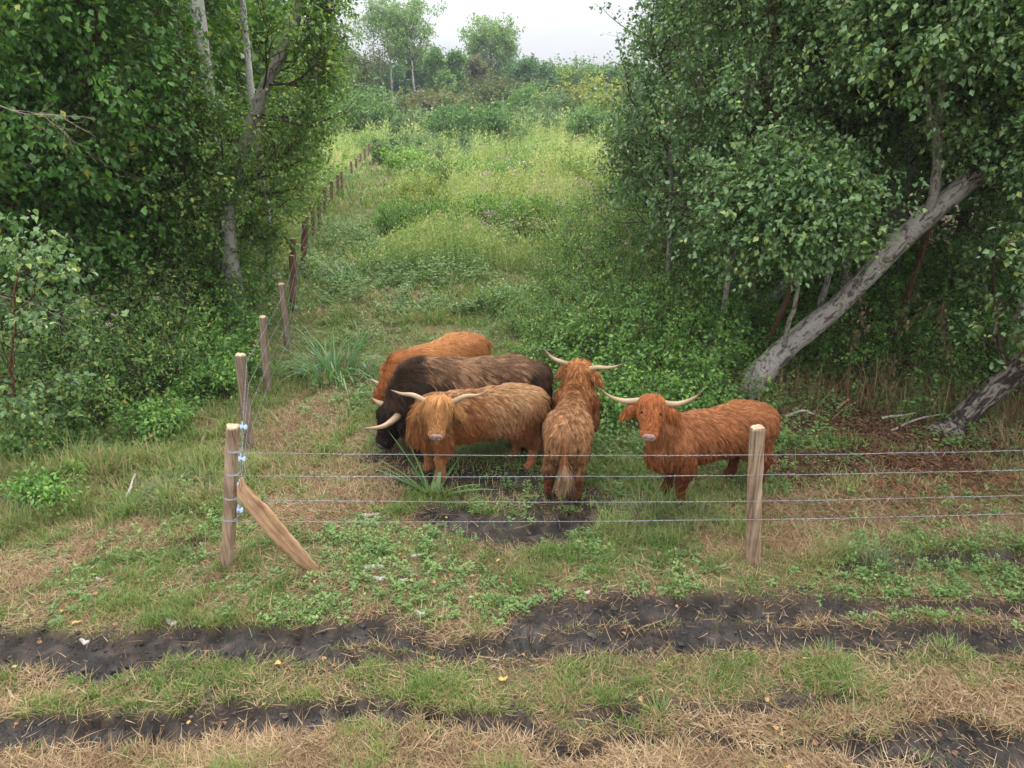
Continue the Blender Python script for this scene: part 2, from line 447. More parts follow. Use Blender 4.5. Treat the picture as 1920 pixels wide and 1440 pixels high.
LEAF_DEAD = leaf_mat('withered_leaf', [(0, (.11, .062, .035)), (.5, (.21, .13, .08)), (1, (.36, .25, .16))], .25, .7, .2)

def spline(pts, K, rng=None, wob=0.0):
    pts = np.asarray(pts, float)
    s = np.concatenate([[0], np.cumsum(np.linalg.norm(np.diff(pts, axis=0), axis=1))])
    Pn = np.vstack([pts[0] * 2 - pts[1], pts, pts[-1] * 2 - pts[-2]])
    t = np.linspace(0, s[-1], K); i = np.clip(np.searchsorted(s, t, side='right') - 1, 0, len(s) - 2)
    u = ((t - s[i]) / (s[i + 1] - s[i]))[:, None]
    p0, p1, p2, p3 = Pn[i], Pn[i + 1], Pn[i + 2], Pn[i + 3]
    o = .5 * (2 * p1 + (p2 - p0) * u + (2 * p0 - 5 * p1 + 4 * p2 - p3) * u * u + (3 * p1 - p0 - 3 * p2 + p3) * u ** 3)
    if rng is not None and wob:
        w = np.cumsum(rng.normal(0, wob, (K, 3)), 0); w -= np.linspace(0, 1, K)[:, None] * w[-1]; w[:, 2] *= .3
        o = o + w
    return o

def grow(par, m, t0, t1, length, ang, bend, K, rng, az=None, jit=.10, lenvar=.35):
    """m children on each parent polyline (n,K0,3); returns (n*m,K,3), the t of each and its length"""
    n, K0, _ = par.shape
    t = np.sort(rng.uniform(t0, t1, (n, m)), 1) if m > 1 else rng.uniform(t0, t1, (n, m))
    x = t * (K0 - 1); i = np.minimum(x.astype(int), K0 - 2); fr = (x - i)[..., None]
    r = np.arange(n)[:, None]
    base = par[r, i] * (1 - fr) + par[r, i + 1] * fr
    T = unit(par[r, i + 1] - par[r, i])
    q = rng.normal(0, 1, (n, m, 3))
    if az is not None: q = q * np.array([1, 1, .25]) + np.asarray(az, float)
    q = unit(q - T * np.sum(q * T, -1, keepdims=True))
    a = np.radians(rng.uniform(ang[0], ang[1], (n, m)))[..., None]
    d = unit(T * np.cos(a) + q * np.sin(a)).reshape(-1, 3)
    L = np.asarray(length(t) if callable(length) else np.broadcast_to(length, t.shape)) * rng.uniform(1 - lenvar, 1 + lenvar, t.shape)
    L = L.ravel()
    pts = np.zeros((n * m, K, 3)); pts[:, 0] = base.reshape(-1, 3)
    for k in range(1, K):
        d = unit(d + np.array([0, 0, bend]) / (K - 1) + rng.normal(0, jit, d.shape))
        pts[:, k] = pts[:, k - 1] + d * (L / (K - 1))[:, None]
    return pts, t.ravel(), L

def leaves_on(tw, per, size, rng, hang=.5, spread=.02, tint0=.5, tvar=.2, flat=1.0):
    n, K, _ = tw.shape
    t = rng.uniform(.08, 1.0, (n, per)) * (K - 1); i = np.minimum(t.astype(int), K - 2); fr = (t - i)[..., None]
    r = np.arange(n)[:, None]
    p = tw[r, i] * (1 - fr) + tw[r, i + 1] * fr + rng.normal(0, spread, (n, per, 3))
    T = unit(tw[r, i + 1] - tw[r, i])
    ax = T * .5 + rng.normal(0, .6, (n, per, 3)) + np.array([0, 0, -hang])
    nr = rng.normal(0, .45, (n, per, 3)) + np.array([0, 0, flat])
    s = size * rng.uniform(.5, 1.35, (n, per))
    ti = np.clip(tint0 + rng.normal(0, tvar * .7, (n, 1)) + rng.normal(0, tvar, (n, per)), 0, .985)
    ti = np.where(rng.random((n, per)) < .0025, 1.0, ti)
    return p.reshape(-1, 3), ax.reshape(-1, 3), nr.reshape(-1, 3), s.ravel(), ti.ravel()

def lane(p, extra=0.0):
    """the open ride through the wood: branches are shorter on that side"""
    n = (fbm(p[..., 2] * .9 + p[..., 1] * .3, p[..., 1] * .8 + p[..., 0] * .3, 91, 3) - .5)
    left = p[..., 0] < (-.246 + .16 * n) * p[..., 1] - .62 * np.clip(3.6 - p[..., 2], 0, 3.2) + extra * .7
    right = p[..., 0] > (.143 + .16 * n) * p[..., 1] - .16 * np.clip(3.0 - p[..., 2], 0, 3) - extra
    gap = (np.abs(p[..., 0] + .386 * p[..., 1]) < .015 * p[..., 1]) & (p[..., 2] > 3.7) & (p[..., 1] < 12.35) & (p[..., 1] > 9)   # thin crown round the white birch
    return (left | right) & (p[..., 1] > 5.6 - extra) & ~gap

def prune(pts, cut, extra):
    """shorten the polylines that reach out of the allowed space"""
    if cut is None: return pts, np.ones(len(pts), bool)
    ok = cut(pts, extra)
    K = pts.shape[1]
    f = np.where(ok.all(1), K, np.argmin(ok, 1)).astype(float)
    keep = f >= 2
    fr = np.clip((f - 1) / (K - 1), 0, 1)
    x = fr[:, None] * np.arange(K)[None]; i = np.minimum(x.astype(int), K - 2); t = (x - i)[..., None]
    r = np.arange(len(pts))[:, None]
    return (pts[r, i] * (1 - t) + pts[r, i + 1] * t)[keep], keep

def foliage(geo, tw, per, size, rng, mi, cut=None, hi=False, wr=.68, **kw):
    p, ax, nr, s, ti = leaves_on(tw, per, size, rng, **kw)
    if cut is not None:
        k = cut(p); p, ax, nr, s, ti = p[k], ax[k], nr[k], s[k], ti[k]
    if not len(p): return 0
    V, F, m = leaf_quads(p, ax, nr, s, wr, .10, hi)
    geo.add(V, F, mi, np.repeat(ti, m))
    return len(p)

def bark_coords(p, r, sides):
    """round the stem and along it, in metres"""
    s = np.concatenate([[0], np.cumsum(np.linalg.norm(np.diff(p, axis=0), axis=1))])
    a = np.linspace(0, 2 * PI, sides, endpoint=False)
    return np.stack([np.cos(a)[None] * r[:, None] * 1.4, np.sin(a)[None] * r[:, None] * 1.4, np.repeat(s[:, None], sides, 1)], -1).reshape(-1, 3)

def tree(name, label, cat, trunk, r0, r1, limbs, branch, twig, per, leaf, bark, lmat, seed, group=None, az=None, cut=lane,
         t_limb=(.3, 1), hang=.5, extra=(), tint0=.5, tvar=.2, dark_base=0.0, hi=False, shape=None, bend=(.5, .2, -.1), wob=.02, ang=(45, 80), sides=10, wr=.68):
    rng = np.random.default_rng(seed)
    base = np.array(trunk[0], float)
    root = thing(name, label, cat, base, 0, group)
    tp = spline(trunk, 26, rng, wob)
    tt = np.linspace(0, 1, 26)
    tg = Geo()
    rr = (r0 + (r1 - r0) * tt) * (1 + .06 * rng.normal(0, 1, 26)); rr[:5] *= np.array([1.55, 1.32, 1.18, 1.08, 1.03])
    V, F = tubes(tp, rr, sides, True)
    lump = 1 + .055 * rng.normal(0, 1, (26, sides)); lump = (lump + np.roll(lump, 1, 1) + np.roll(lump, -1, 1)) / 3
    V = np.repeat(tp, sides, 0) + (V - np.repeat(tp, sides, 0)) * lump.reshape(-1, 1)
    tg.add(V, F, 0, np.repeat(np.clip(dark_base * (1 - tt * 3), 0, .9), sides))
    bark_c = [bark_coords(tp, rr, sides)]
    stems = [tp]
    for pts, ra, rb in extra:                                         # shoots and forks of the same trunk
        ep = spline(pts, 26, rng, wob * .6)
        V, F = tubes(ep, np.linspace(ra, rb, 26), max(5, sides - 3), True)
        bark_c.append(bark_coords(ep, np.linspace(ra, rb, 26), max(5, sides - 3)))
        tg.add(V, F, 0, .25 * (dark_base > 0)); stems.append(ep)
    stems = np.stack(stems)
    nl, L = limbs
    sh = shape or (lambda t: L * (1.15 - .75 * t))
    lb, t1, L1 = grow(stems, nl, t_limb[0], t_limb[1], sh, ang, bend[0], 7, rng, az)
    lb, kp = prune(lb, cut, 0.0); L1 = L1[kp]
    lr = np.linspace(1, .25, 7)[None] * np.clip(L1 * .013, .008, .05)[:, None]
    V, F = tubes(lb, lr, 5); tg.add(V, F, 1, .0)
    to = tg.build('trunk', [bark, TWIG], root, True, base)
    bark_c = np.concatenate(bark_c); bark_c = np.concatenate([bark_c, np.zeros((len(to.data.vertices) - len(bark_c), 3))])
    ba = to.data.attributes.new('bark', 'FLOAT_VECTOR', 'POINT'); ba.data.foreach_set('vector', bark_c.astype(np.float32).ravel())
    cg = Geo()
    nb, bl = branch
    br, t2, L2 = grow(lb, nb, .2, 1, bl, (25, 65), bend[1], 6, rng)
    br, kp = prune(br, cut, .45); L2 = L2[kp]
    V, F = tubes(br, np.linspace(1, .3, 6)[None] * np.clip(L2 * .010, .004, .014)[:, None], 4); cg.add(V, F, 1, .0)
    nt, tl = twig
    tw, t3, L3 = grow(br, nt, .15, 1, tl, (25, 70), bend[2], 4, rng)
    if tl < 1.2 and len(tw):
        V, F = tubes(tw, np.broadcast_to(np.linspace(.0022, .0012, 4), tw.shape[:2]), 3); cg.add(V, F, 1, .0)
    if len(tw): foliage(cg, tw, per, leaf, rng, 0, None, hi, wr, hang=hang, spread=leaf * .5, tint0=tint0, tvar=tvar)
    cg.build('crown', [lmat, TWIG], root, False, base)
    return root

def bush(name, label, cat, x, y, w, h, stems, per_stem, twigs, per, leaf, lmat, seed, group=None, cut=None, bend=-.6, hang=.3, tint0=.5, tvar=.22, stemmat=None,
         upright=.6, flowers=0, hi=False, depth=None, lean=(0, 0), wr=.68, zoff=0):
    """stems that rise from one root and arch outward, each with side shoots and leaves"""
    rng = np.random.default_rng(seed)
    base = np.array([x, y, float(ground_z(x, y)) - .02 + zoff])
    root = thing(name, label, cat, base, 0, group)
    depth = depth or w
    a = rng.uniform(0, 2 * PI, stems); rr = np.sqrt(rng.random(stems))
    b0 = base + np.c_[np.cos(a) * rr * w * .30, np.sin(a) * rr * depth * .30, np.zeros(stems)]
    d = unit(np.c_[np.cos(a) * rr * w + lean[0], np.sin(a) * rr * depth + lean[1], np.full(stems, h * upright * 2)] + rng.normal(0, .15, (stems, 3)) * h)
    K = 8; L = np.hypot(h, w * .28 * rr) * rng.uniform(.72, 1.12, stems)
    pts = np.zeros((stems, K, 3)); pts[:, 0] = b0
    for k in range(1, K):
        d = unit(d + np.array([0, 0, bend]) * (k / K) / 3 + rng.normal(0, .07, d.shape))
        pts[:, k] = pts[:, k - 1] + d * (L / (K - 1))[:, None]
    pts[:, :, 2] = np.maximum(pts[:, :, 2], base[2] + .02)
    sg = Geo(); V, F = tubes(pts, np.linspace(1, .35, K)[None] * np.full((stems, 1), min(.012, .004 + .004 * h)), 4); sg.add(V, F, 0, .3)
    sg.build('stem', [stemmat or TWIG], root, False, base, kind='stuff')
    br, t, L2 = grow(pts, per_stem, .15, 1, .30 * h, (30, 75), -.1, 5, rng)
    tw, t3, L3 = grow(br, twigs, .1, 1, max(.12, .15 * h), (25, 75), -.1, 3, rng)
    cg = Geo()
    V, F = tubes(br, np.broadcast_to(np.linspace(.003, .0015, 5), br.shape[:2]), 3); cg.add(V, F, 1, .3)
    foliage(cg, tw, per, leaf, rng, 0, cut, hi, wr, hang=hang, spread=leaf * .5, tint0=tint0, tvar=tvar)
    cg.build('foliage', [lmat, stemmat or TWIG], root, False, base)
    tips = pts[np.argsort(-pts[:, -1, 2])][:flowers, -1]
    for q in tips:                                                    # flat pinkish flower heads
        fg = Geo(); nfl = 40
        a = rng.uniform(0, 2 * PI, nfl); r_ = np.sqrt(rng.random(nfl)) * .045
        p = q + np.c_[np.cos(a) * r_, np.sin(a) * r_, .03 - r_ * .4 + rng.normal(0, .006, nfl)]
        V, F, m = leaf_quads(p, rng.normal(0, 1, (nfl, 3)) + (0, 0, .4), np.tile([0, 0, 1.0], (nfl, 1)), np.full(nfl, .022), .9)
        fg.add(V, F, 0, np.repeat(rng.random(nfl), m))
        fg.build('flower_head', [FLOWER], root, False, base)
    return root
FLOWER = leaf_mat('pale_pink_flower', [(0, (.30, .15, .17)), (.5, (.45, .27, .29)), (1, (.60, .45, .44))], .2, .7, .2, (1, .9, .9))

def gp(px, py):
    x, y = G(px, py); return np.array([x, y, float(ground_z(x, y)) - .05])
def at_ground(x, y): return np.array([x, y, float(ground_z(x, y)) - .05])

# ---- the wood on the left
def left_wood():
    GB = 'white birches in the wood on the left'
    b = at_ground(-5.75, 13.2)
    tree('birch_tree', 'leafy birch whose grey trunk leans right over the side fence', 'tree', [b, P(418, 470, 13.2), P(445, 330, 13.2), P(478, 220, 13.1), P(530, 90, 13.0), P(572, -30, 12.9), P(600, -160, 12.9)],
         .15, .07, (44, 2.3), (9, .85), (6, .36), 10, .07, BIRCH_OLD, LEAF_BIRCH, 101, GB, az=(.9, -.2, 0), t_limb=(.2, 1), dark_base=.8, tint0=.55)
    for k, (px, Y, r, lab, top) in enumerate([(443, 12.4, .15, 'thickest straight white birch trunk behind the leaning birch', -60),
                                         (408, 13.4, .10, 'slimmer white birch just left of the thickest birch trunk', -60),
                                         (512, 15.0, .08, 'thin white birch trunk right of the thickest one, seen near the top edge', -60),
                                         (188, 12.4, .09, 'white birch trunk half hidden in dark leaves beside the brown hazel stem', -40)]):
        x = (px - 960) / F_PX * (Y * .925 + 1.2)
        tree('birch_tree', lab, 'tree', [at_ground(x - .1, Y), np.array([x, Y, 2.4]), np.array([x + .02 * k, Y, 5.2]), np.array([x + .1, Y, 9.5])],
             r, r * .5, (26, 2.2), (7, .9), (5, .42), 9, .085, BIRCH, LEAF_BIRCH, 110 + k, GB, t_limb=(.60, 1), dark_base=.6, tint0=.62)
    # hazel with brown stems in front
    HZ = [[at_ground(-7.7, 11.2), P(70, 505, 11.0), P(92, 380, 10.8), P(120, 265, 10.6), P(190, 78, 10.4), P(214, -10, 10.4), P(240, -150, 10.4)]]
    tree('hazel_tree', 'dark green hazel with a brown main stem leaning right at the left edge', 'tree', HZ[0], .13, .07, (60, 1.9), (8, .9), (6, .36), 9, .095, BROWN, LEAF_HAZEL, 121, None,
         az=(.0, -.5, 0), t_limb=(.12, 1), extra=[([at_ground(-8.0, 11.4), P(42, 350, 11.4), P(75, 200, 11.3), P(108, -10, 11.2)], .06, .035)], tint0=.45)
    tree('hazel_tree', 'bushy hazel filling the gap between the brown stem and the birches', 'tree', [at_ground(-6.6, 12.0), np.array([-6.5, 11.9, 1.5]), np.array([-6.3, 11.8, 2.6]), np.array([-6.1, 11.7, 3.5])],
         .07, .03, (54, 1.5), (8, .8), (6, .34), 9, .085, BROWN, LEAF_HAZEL, 122, None, az=(.3, -.4, 0), t_limb=(.1, 1), tint0=.5,
         extra=[([at_ground(-6.7, 12.1), np.array([-7.0, 12.0, 1.6]), np.array([-7.2, 11.8, 3.4]), np.array([-7.3, 11.6, 5.5])], .05, .02)])
    tree('birch_sapling', 'slim sapling with a red-brown stem in front of the white birches', 'sapling', [at_ground(-5.6, 12.3), P(403, 470, 12.2), P(378, 380, 12.1), P(366, 270, 12.0), P(352, 150, 12.0), P(345, 0, 12.0)],
         .035, .012, (36, 1.0), (7, .55), (5, .3), 9, .065, REDBARK, LEAF_BIRCH, 123, None, az=(.2, -.5, 0), t_limb=(.25, 1), tint0=.5)
    # birch shoots with large pale leaves close at the left edge
    tree('birch_sapling', 'young birch with large blue-green leaves hanging in at the left edge', 'sapling', [at_ground(-6.0, 7.7), np.array([-5.7, 7.6, .8]), np.array([-5.35, 7.4, 1.7]), np.array([-5.1, 7.3, 2.5])],
         .022, .007, (17, .85), (5, .42), (4, .22), 8, .062, REDBARK, LEAF_BLUE, 124, None, az=(.5, -.2, 0), t_limb=(.1, 1), hi=True, cut=None, tint0=.62, hang=.9, wr=.8)
    # the dark wood behind
    spots = [(-9.5, 13), (-8.6, 15.5), (-11.5, 16), (-7.4, 17.5), (-10, 19), (-8.6, 22), (-6.9, 20.5), (-12.5, 22), (-10.5, 26), (-8.6, 27), (-14.5, 19), (-10.3, 33), (-13.5, 31)]
    for k, (x, y) in enumerate(spots):
        h = 8.0
        tree('forest_tree', 'leafy tree standing deep in the wood on the left', 'tree', [at_ground(x, y), np.array([x + .1, y, 2]), np.array([x - .1, y, 4.5]), np.array([x, y, h])], .12, .05,
             (26, 2.3), (7, 1.1), (5, .6), 7, .15 + .003 * y, BIRCH_OLD if k % 2 else BROWN, LEAF_HAZEL if k % 3 else LEAF_BIRCH, 140 + k, 'trees deep in the left wood', t_limb=(.08, 1), tint0=.5, sides=7)
    # undergrowth
    GU = 'leafy undergrowth along the left wood edge'
    n = 0
    for (x, y, w, h, lm, fl) in [(-5.6, 8.6, 1.3, 1.1, 0, 0), (-5.1, 9.3, 1.2, 1.15, 1, 3), (-6.4, 9.4, 1.5, 1.5, 0, 0), (-5.6, 10.4, 1.4, 1.5, 1, 4), (-5.2, 11.2, 1.2, 1.1, 2, 0), (-6.4, 10.8, 1.5, 1.8, 2, 0),
                                 (-5.5, 12.3, 1.3, 1.3, 2, 0), (-5.9, 13.6, 1.3, 1.4, 2, 0), (-5.9, 12.2, 1.5, 1.7, 2, 2), (-7.4, 9.7, 1.5, 1.9, 0, 0), (-6.7, 15.4, 1.4, 1.6, 2, 0), (-6.9, 14.4, 1.6, 2.0, 0, 0), (-4.4, 9.9, .8, .7, 2, 0), (-8.3, 11.4, 1.7, 2.0, 2, 0)]:
        n += 1
        bush(('nettle_clump', 'agrimony_clump', 'bramble_bush')[lm], ('dark nettle clump under the trees on the left', 'clump of dull pink hemp agrimony at the edge of the left wood', 'green bramble bush in the shade of the left wood')[lm],
             ('nettles', 'wildflowers', 'bramble')[lm], x, y, w, h, 46, 5, 4, 5, .062, (LEAF_NETTLE, LEAF_NETTLE, LEAF_BRAMBLE)[lm], 200 + n, GU + (' (nettles)', ' (flowers)', ' (brambles)')[lm], flowers=fl,
             bend=(-.3, -.15, -1.0)[lm], wr=(.42, .38, .72)[lm], tint0=.42 if lm == 0 else .5, upright=(.9, 1.1, .6)[lm])
left_wood()
def left_verge():
    for k, (px, py, w, h, lab) in enumerate([(300, 815, .6, .42, 'low leafy weed clump left of the second side fence post'), (170, 790, .8, .60, 'leafy weed clump at the edge of the left undergrowth'), (415, 745, .6, .48, 'leafy weed clump beside the second side fence post'),
                                             (60, 850, .8, .50, 'leafy weed clump under the blue-green sapling'), (370, 700, .7, .62, 'leafy weed clump left of the third side fence post'), (240, 740, .8, .65, 'taller weed clump in front of the nettles on the left'), (100, 940, .5, .28, 'small weed clump in the long grass at the left')]):
        x, y = G(px, py)
        bush('weed_clump', lab, 'weeds', x, y, w, h, 30, 5, 4, 4, .055, LEAF_NETTLE if k % 2 else LEAF_BRAMBLE, 180 + k, None, upright=1.0, bend=-.3, tint0=.55, wr=.5)
left_verge()

# ---- the wood on the right
def right_wood():
    tree('birch_tree', 'old grey birch leaning steeply to the right behind the red cow', 'tree', [gp(1392, 740), P(1432, 690, 9.55), P(1530, 608, 9.45), P(1640, 505, 9.35), P(1722, 425, 9.25), P(1795, 362, 9.15), P(1868, 285, 9.1), P(1925, 190, 9.05), P(1970, 70, 9.0)],
         .172, .10, (60, 1.15), (8, .7), (6, .36), 10, .072, BIRCH_OLD, LEAF_BLUE, 301, None, az=(.1, -.75, .0), t_limb=(.66, 1), dark_base=.12, wob=.012, sides=16, tint0=.55,
         extra=[([P(1472, 650, 9.3), P(1482, 600, 9.2), P(1494, 545, 9.15), P(1488, 490, 9.1), P(1472, 400, 9.1)], .035, .018),
                ([P(1735, 420, 9.2), P(1752, 360, 9.1), P(1758, 290, 9.05), P(1768, 180, 9.0), P(1772, 60, 8.95), P(1780, -80, 8.9)], .065, .035),
                ([P(1757, 300, 9.05), P(1742, 200, 9.0), P(1738, 130, 8.95), P(1725, 40, 8.9)], .04, .02)])
    tree('birch_tree', 'second leaning birch trunk rising out of dry grass at the right edge', 'tree', [gp(1768, 822), P(1790, 795, 8.3), P(1850, 742, 8.25), P(1930, 680, 8.2), P(2060, 570, 8.1), P(2200, 440, 8.0)],
         .155, .11, (24, 2.0), (8, .8), (6, .36), 10, .072, BIRCH_DARK, LEAF_BLUE, 302, None, az=(-.5, -.5, .1), t_limb=(.3, 1), wob=.012, sides=16, tint0=.55)
    tree('birch_tree', 'slender white birch slanting behind the leaves on the right', 'tree', [at_ground(3.9, 13.0), P(1450, 560, 12.6), P(1560, 370, 12.4), P(1640, 235, 12.2), P(1700, 80, 12), P(1740, -60, 12)],
         .10, .06, (26, 2.0), (8, .9), (5, .42), 9, .075, BIRCH, LEAF_BLUE, 303, None, az=(-.4, -.3, 0), t_limb=(.4, 1), tint0=.5)
    tree('birch_tree', 'stout dark upright trunk standing behind the slanting birch on the right', 'tree', [at_ground(7.2, 13.6), np.array([7.2, 13.6, 3]), np.array([7.25, 13.6, 6]), np.array([7.3, 13.6, 9])],
         .2, .1, (26, 2.6), (8, 1.0), (5, .46), 11, .075, BIRCH_OLD, LEAF_BLUE, 304, None, t_limb=(.3, 1), dark_base=.4)
    tree('birch_sapling', 'sapling with a straight red-brown stem above the foot of the leaning birch', 'sapling', [at_ground(3.95, 10.9), P(1480, 540, 10.7), P(1462, 420, 10.5), P(1455, 300, 10.5), P(1452, 160, 10.4), P(1445, 0, 10.4), P(1440, -120, 10.4)],
         .045, .018, (46, 1.8), (7, .75), (6, .34), 10, .066, REDBARK, LEAF_BLUE, 305, None, az=(-.2, -.4, 0), t_limb=(.34, 1), tint0=.5)
    GS = 'young birches crowding the right edge of the ride'
    spots = [(2.75, 12.6, 5.3, 1.5, 'outermost young birch of the right thicket, its loose sprays against the sky'),
             (3.1, 14.6, 6.0, 1.7, 'young birch at the back left of the right thicket'),
             (3.4, 11.2, 5.4, 1.7, 'young birch right behind the brambles on the right'),
             (4.2, 12.3, 6.2, 1.9, 'tall young birch in the middle of the right thicket'),
             (4.9, 11.0, 6.2, 1.5, 'young birch above the leaning trunk'),
             (6.1, 10.9, 6.4, 1.7, 'young birch behind the pale shoot of the leaning trunk'),
             (7.4, 10.2, 6.2, 2.0, 'young birch at the right edge of the picture'),
             (6.9, 9.0, 5.2, 1.7, 'nearest young birch at the right edge, with drooping blue-green sprays'),
             (5.6, 12.0, 6.6, 2.1, 'young birch filling the top right of the thicket')]
    for k, (x, y, h, L, lab) in enumerate(spots):
        tree('young_birch', lab, 'tree', [at_ground(x, y), np.array([x + .05, y, h * .25]), np.array([x - .05, y - .1, h * .55]), np.array([x - .15, y - .2, h]), np.array([x - .2, y - .2, h * 1.25])],
             .05, .015, (36, L), (7, .78), (5, .36), 9, .072, REDBARK if k % 2 else BIRCH_OLD, LEAF_BLUE, 320 + k, GS, az=(-.25 if x < 6 else -.5, -.35, 0), t_limb=(.20 if x < 4.5 else (.26 if y < 9.5 else .40), 1), tint0=.46 + .02 * (k % 3), hang=.6,
             shape=lambda t, L=L: L * (1.05 - .55 * t))
    spots = [(6.8, 15.5), (8.6, 13.2), (9.6, 10.8), (5.2, 16.5), (9.5, 17), (7.2, 20), (5.6, 22), (11.5, 14), (10.5, 22), (7.3, 27), (12, 19), (9.2, 31), (9.0, 14.6), (10.6, 16.4), (8.3, 17.6), (11.8, 16.6), (8.6, 22.5), (13.5, 24), (11, 28)]
    for k, (x, y) in enumerate(spots):
        tree('forest_tree', 'leafy tree standing deep in the wood on the right', 'tree', [at_ground(x, y), np.array([x + .1, y, 2]), np.array([x - .1, y, 4.5]), np.array([x, y, 8.0])], .12, .05,
             (26, 2.3), (7, 1.1), (5, .6), 7, .15 + .003 * y, BIRCH_OLD if k % 2 else BROWN, LEAF_BLUE if k % 2 else LEAF_HAZEL, 360 + k, 'trees deep in the right wood', t_limb=(.08, 1), tint0=.42, sides=7)
    # brambles, nettles and agrimony at the edge of the ride
    n = 0
    L0 = [('bramble_bush', 'bramble', LEAF_BRAMBLE, .72, .055, -1.0, .6), ('weed_clump', 'weeds', LEAF_NETTLE, .40, .060, -.25, 1.0), ('agrimony_clump', 'wildflowers', LEAF_NETTLE, .38, .065, -.2, 1.1)]
    for (x, y, w, h, t, fl, lab) in [
            (1.50, 8.75, 1.2, .80, 0, 0, 'bright bramble mound between the blond and the red cow'), (2.15, 9.1, 1.2, .9, 0, 0, 'bramble mound right behind the horns of the red cow'), (2.75, 10.15, 1.1, .85, 0, 0, 'bramble mound at the foot of the leaning birch'),
            (1.35, 9.9, 1.3, .95, 0, 0, 'bramble mound behind the horns of the blond cow'), (2.3, 10.4, 1.5, 1.3, 0, 0, 'tall bramble mound under the young birches'), (1.0, 11.0, 1.2, .8, 1, 0, 'low weed clump left of the brambles'),
            (1.75, 11.4, 1.4, 1.1, 1, 0, 'weed clump in front of the pale pink flowers'), (2.75, 11.6, 1.4, 1.4, 0, 0, 'shaded bramble mound behind the tall one'), (1.35, 12.6, 1.3, 1.0, 1, 2, 'weed clump with two pink flower heads'),
            (2.2, 13.0, 1.5, 1.4, 2, 8, 'tall hemp agrimony with many pink flower heads'), (1.9, 14.6, 1.5, 1.3, 2, 6, 'hemp agrimony farther back along the ride'), (2.9, 14.8, 1.6, 1.7, 0, 0, 'bramble thicket behind the agrimony'),
            (1.2, 14.4, 1.3, .9, 1, 0, 'weed clump half way up the ride'), (2.4, 16.6, 1.7, 1.5, 2, 5, 'agrimony patch at the end of the right thicket'), (1.5, 17.0, 1.6, 1.1, 1, 2, 'weed clump at the end of the right thicket'), (3.4, 17.2, 1.8, 2.0, 0, 0, 'bramble thicket at the far end of the right wood'),
            (2.9, 19.6, 1.9, 1.6, 2, 4, 'distant agrimony patch beyond the right thicket'), (3.9, 12.2, 1.4, 1.2, 0, 0, 'shaded bramble mound deep under the young birches'), (4.6, 11.2, 1.4, 1.0, 0, 0, 'shaded bramble mound behind the leaning birch'), (5.6, 10.4, 1.6, 1.2, 0, 0, 'shaded bramble mound under the leaning trunk'),
            (7.0, 9.9, 1.6, 1.3, 0, 0, 'shaded bramble mound near the right edge'), (8.2, 9.6, 1.7, 1.5, 0, 0, 'shaded bramble mound at the right edge')]:
        n += 1
        nm, ct, lm, wr, lf, bd, up = L0[t]
        bush(nm, lab, ct, x, y, w, h, 52, 5, 4, 5, lf, lm, 400 + n, None, flowers=fl, bend=bd, wr=wr, upright=up, tint0=.55 if t == 0 and x < 3.2 else .5)
    for k, (x, y) in enumerate([(6.3, 12.2), (7.6, 11.6), (8.9, 11.8), (5.2, 13.6), (6.6, 14.2), (8.2, 14.6), (9.8, 13.4), (4.5, 14.8)]):
        bush('bramble_bush', 'shaded bramble mound deep inside the right wood', 'bramble', x, y, 1.9, 1.7, 40, 5, 4, 4, .085, LEAF_BRAMBLE, 470 + k, 'brambles deep in the right wood', bend=-.8, upright=.7, tint0=.4)
    # withered sprays hanging under the leaning birch
    for k, (px, py, Y, lab) in enumerate([(1610, 520, 9.0, 'withered brown spray hanging under the leaning birch'), (1755, 560, 8.9, 'withered brown spray hanging left of the second leaning trunk'), (1900, 590, 8.5, 'withered brown spray hanging at the right edge'), (1700, 650, 9.3, 'withered stalks low in the shade below the leaning birch')]):
        rng = np.random.default_rng(600 + k)
        b = P(px, py, Y); root = thing('withered_spray', lab, 'dead foliage', b)
        st = np.zeros((5, 8, 3)); st[:, 0] = b + rng.normal(0, .12, (5, 3)); d = unit(rng.normal(0, .35, (5, 3)) + (0, 0, -.7))
        for i in range(1, 8): d = unit(d + rng.normal(0, .12, (5, 3)) + (0, 0, -.12)); st[:, i] = st[:, i - 1] + d * .10
        g = Geo(); V, F = tubes(st, np.full((5, 8), .003), 4); g.add(V, F, 1, .5)
        foliage(g, st, 26, .06, rng, 0, None, True, .5, hang=1.2, spread=.03, tint0=.5, tvar=.25)
        g.build('leaf', [LEAF_DEAD, TWIG], root, False, b, kind='stuff')
right_wood()

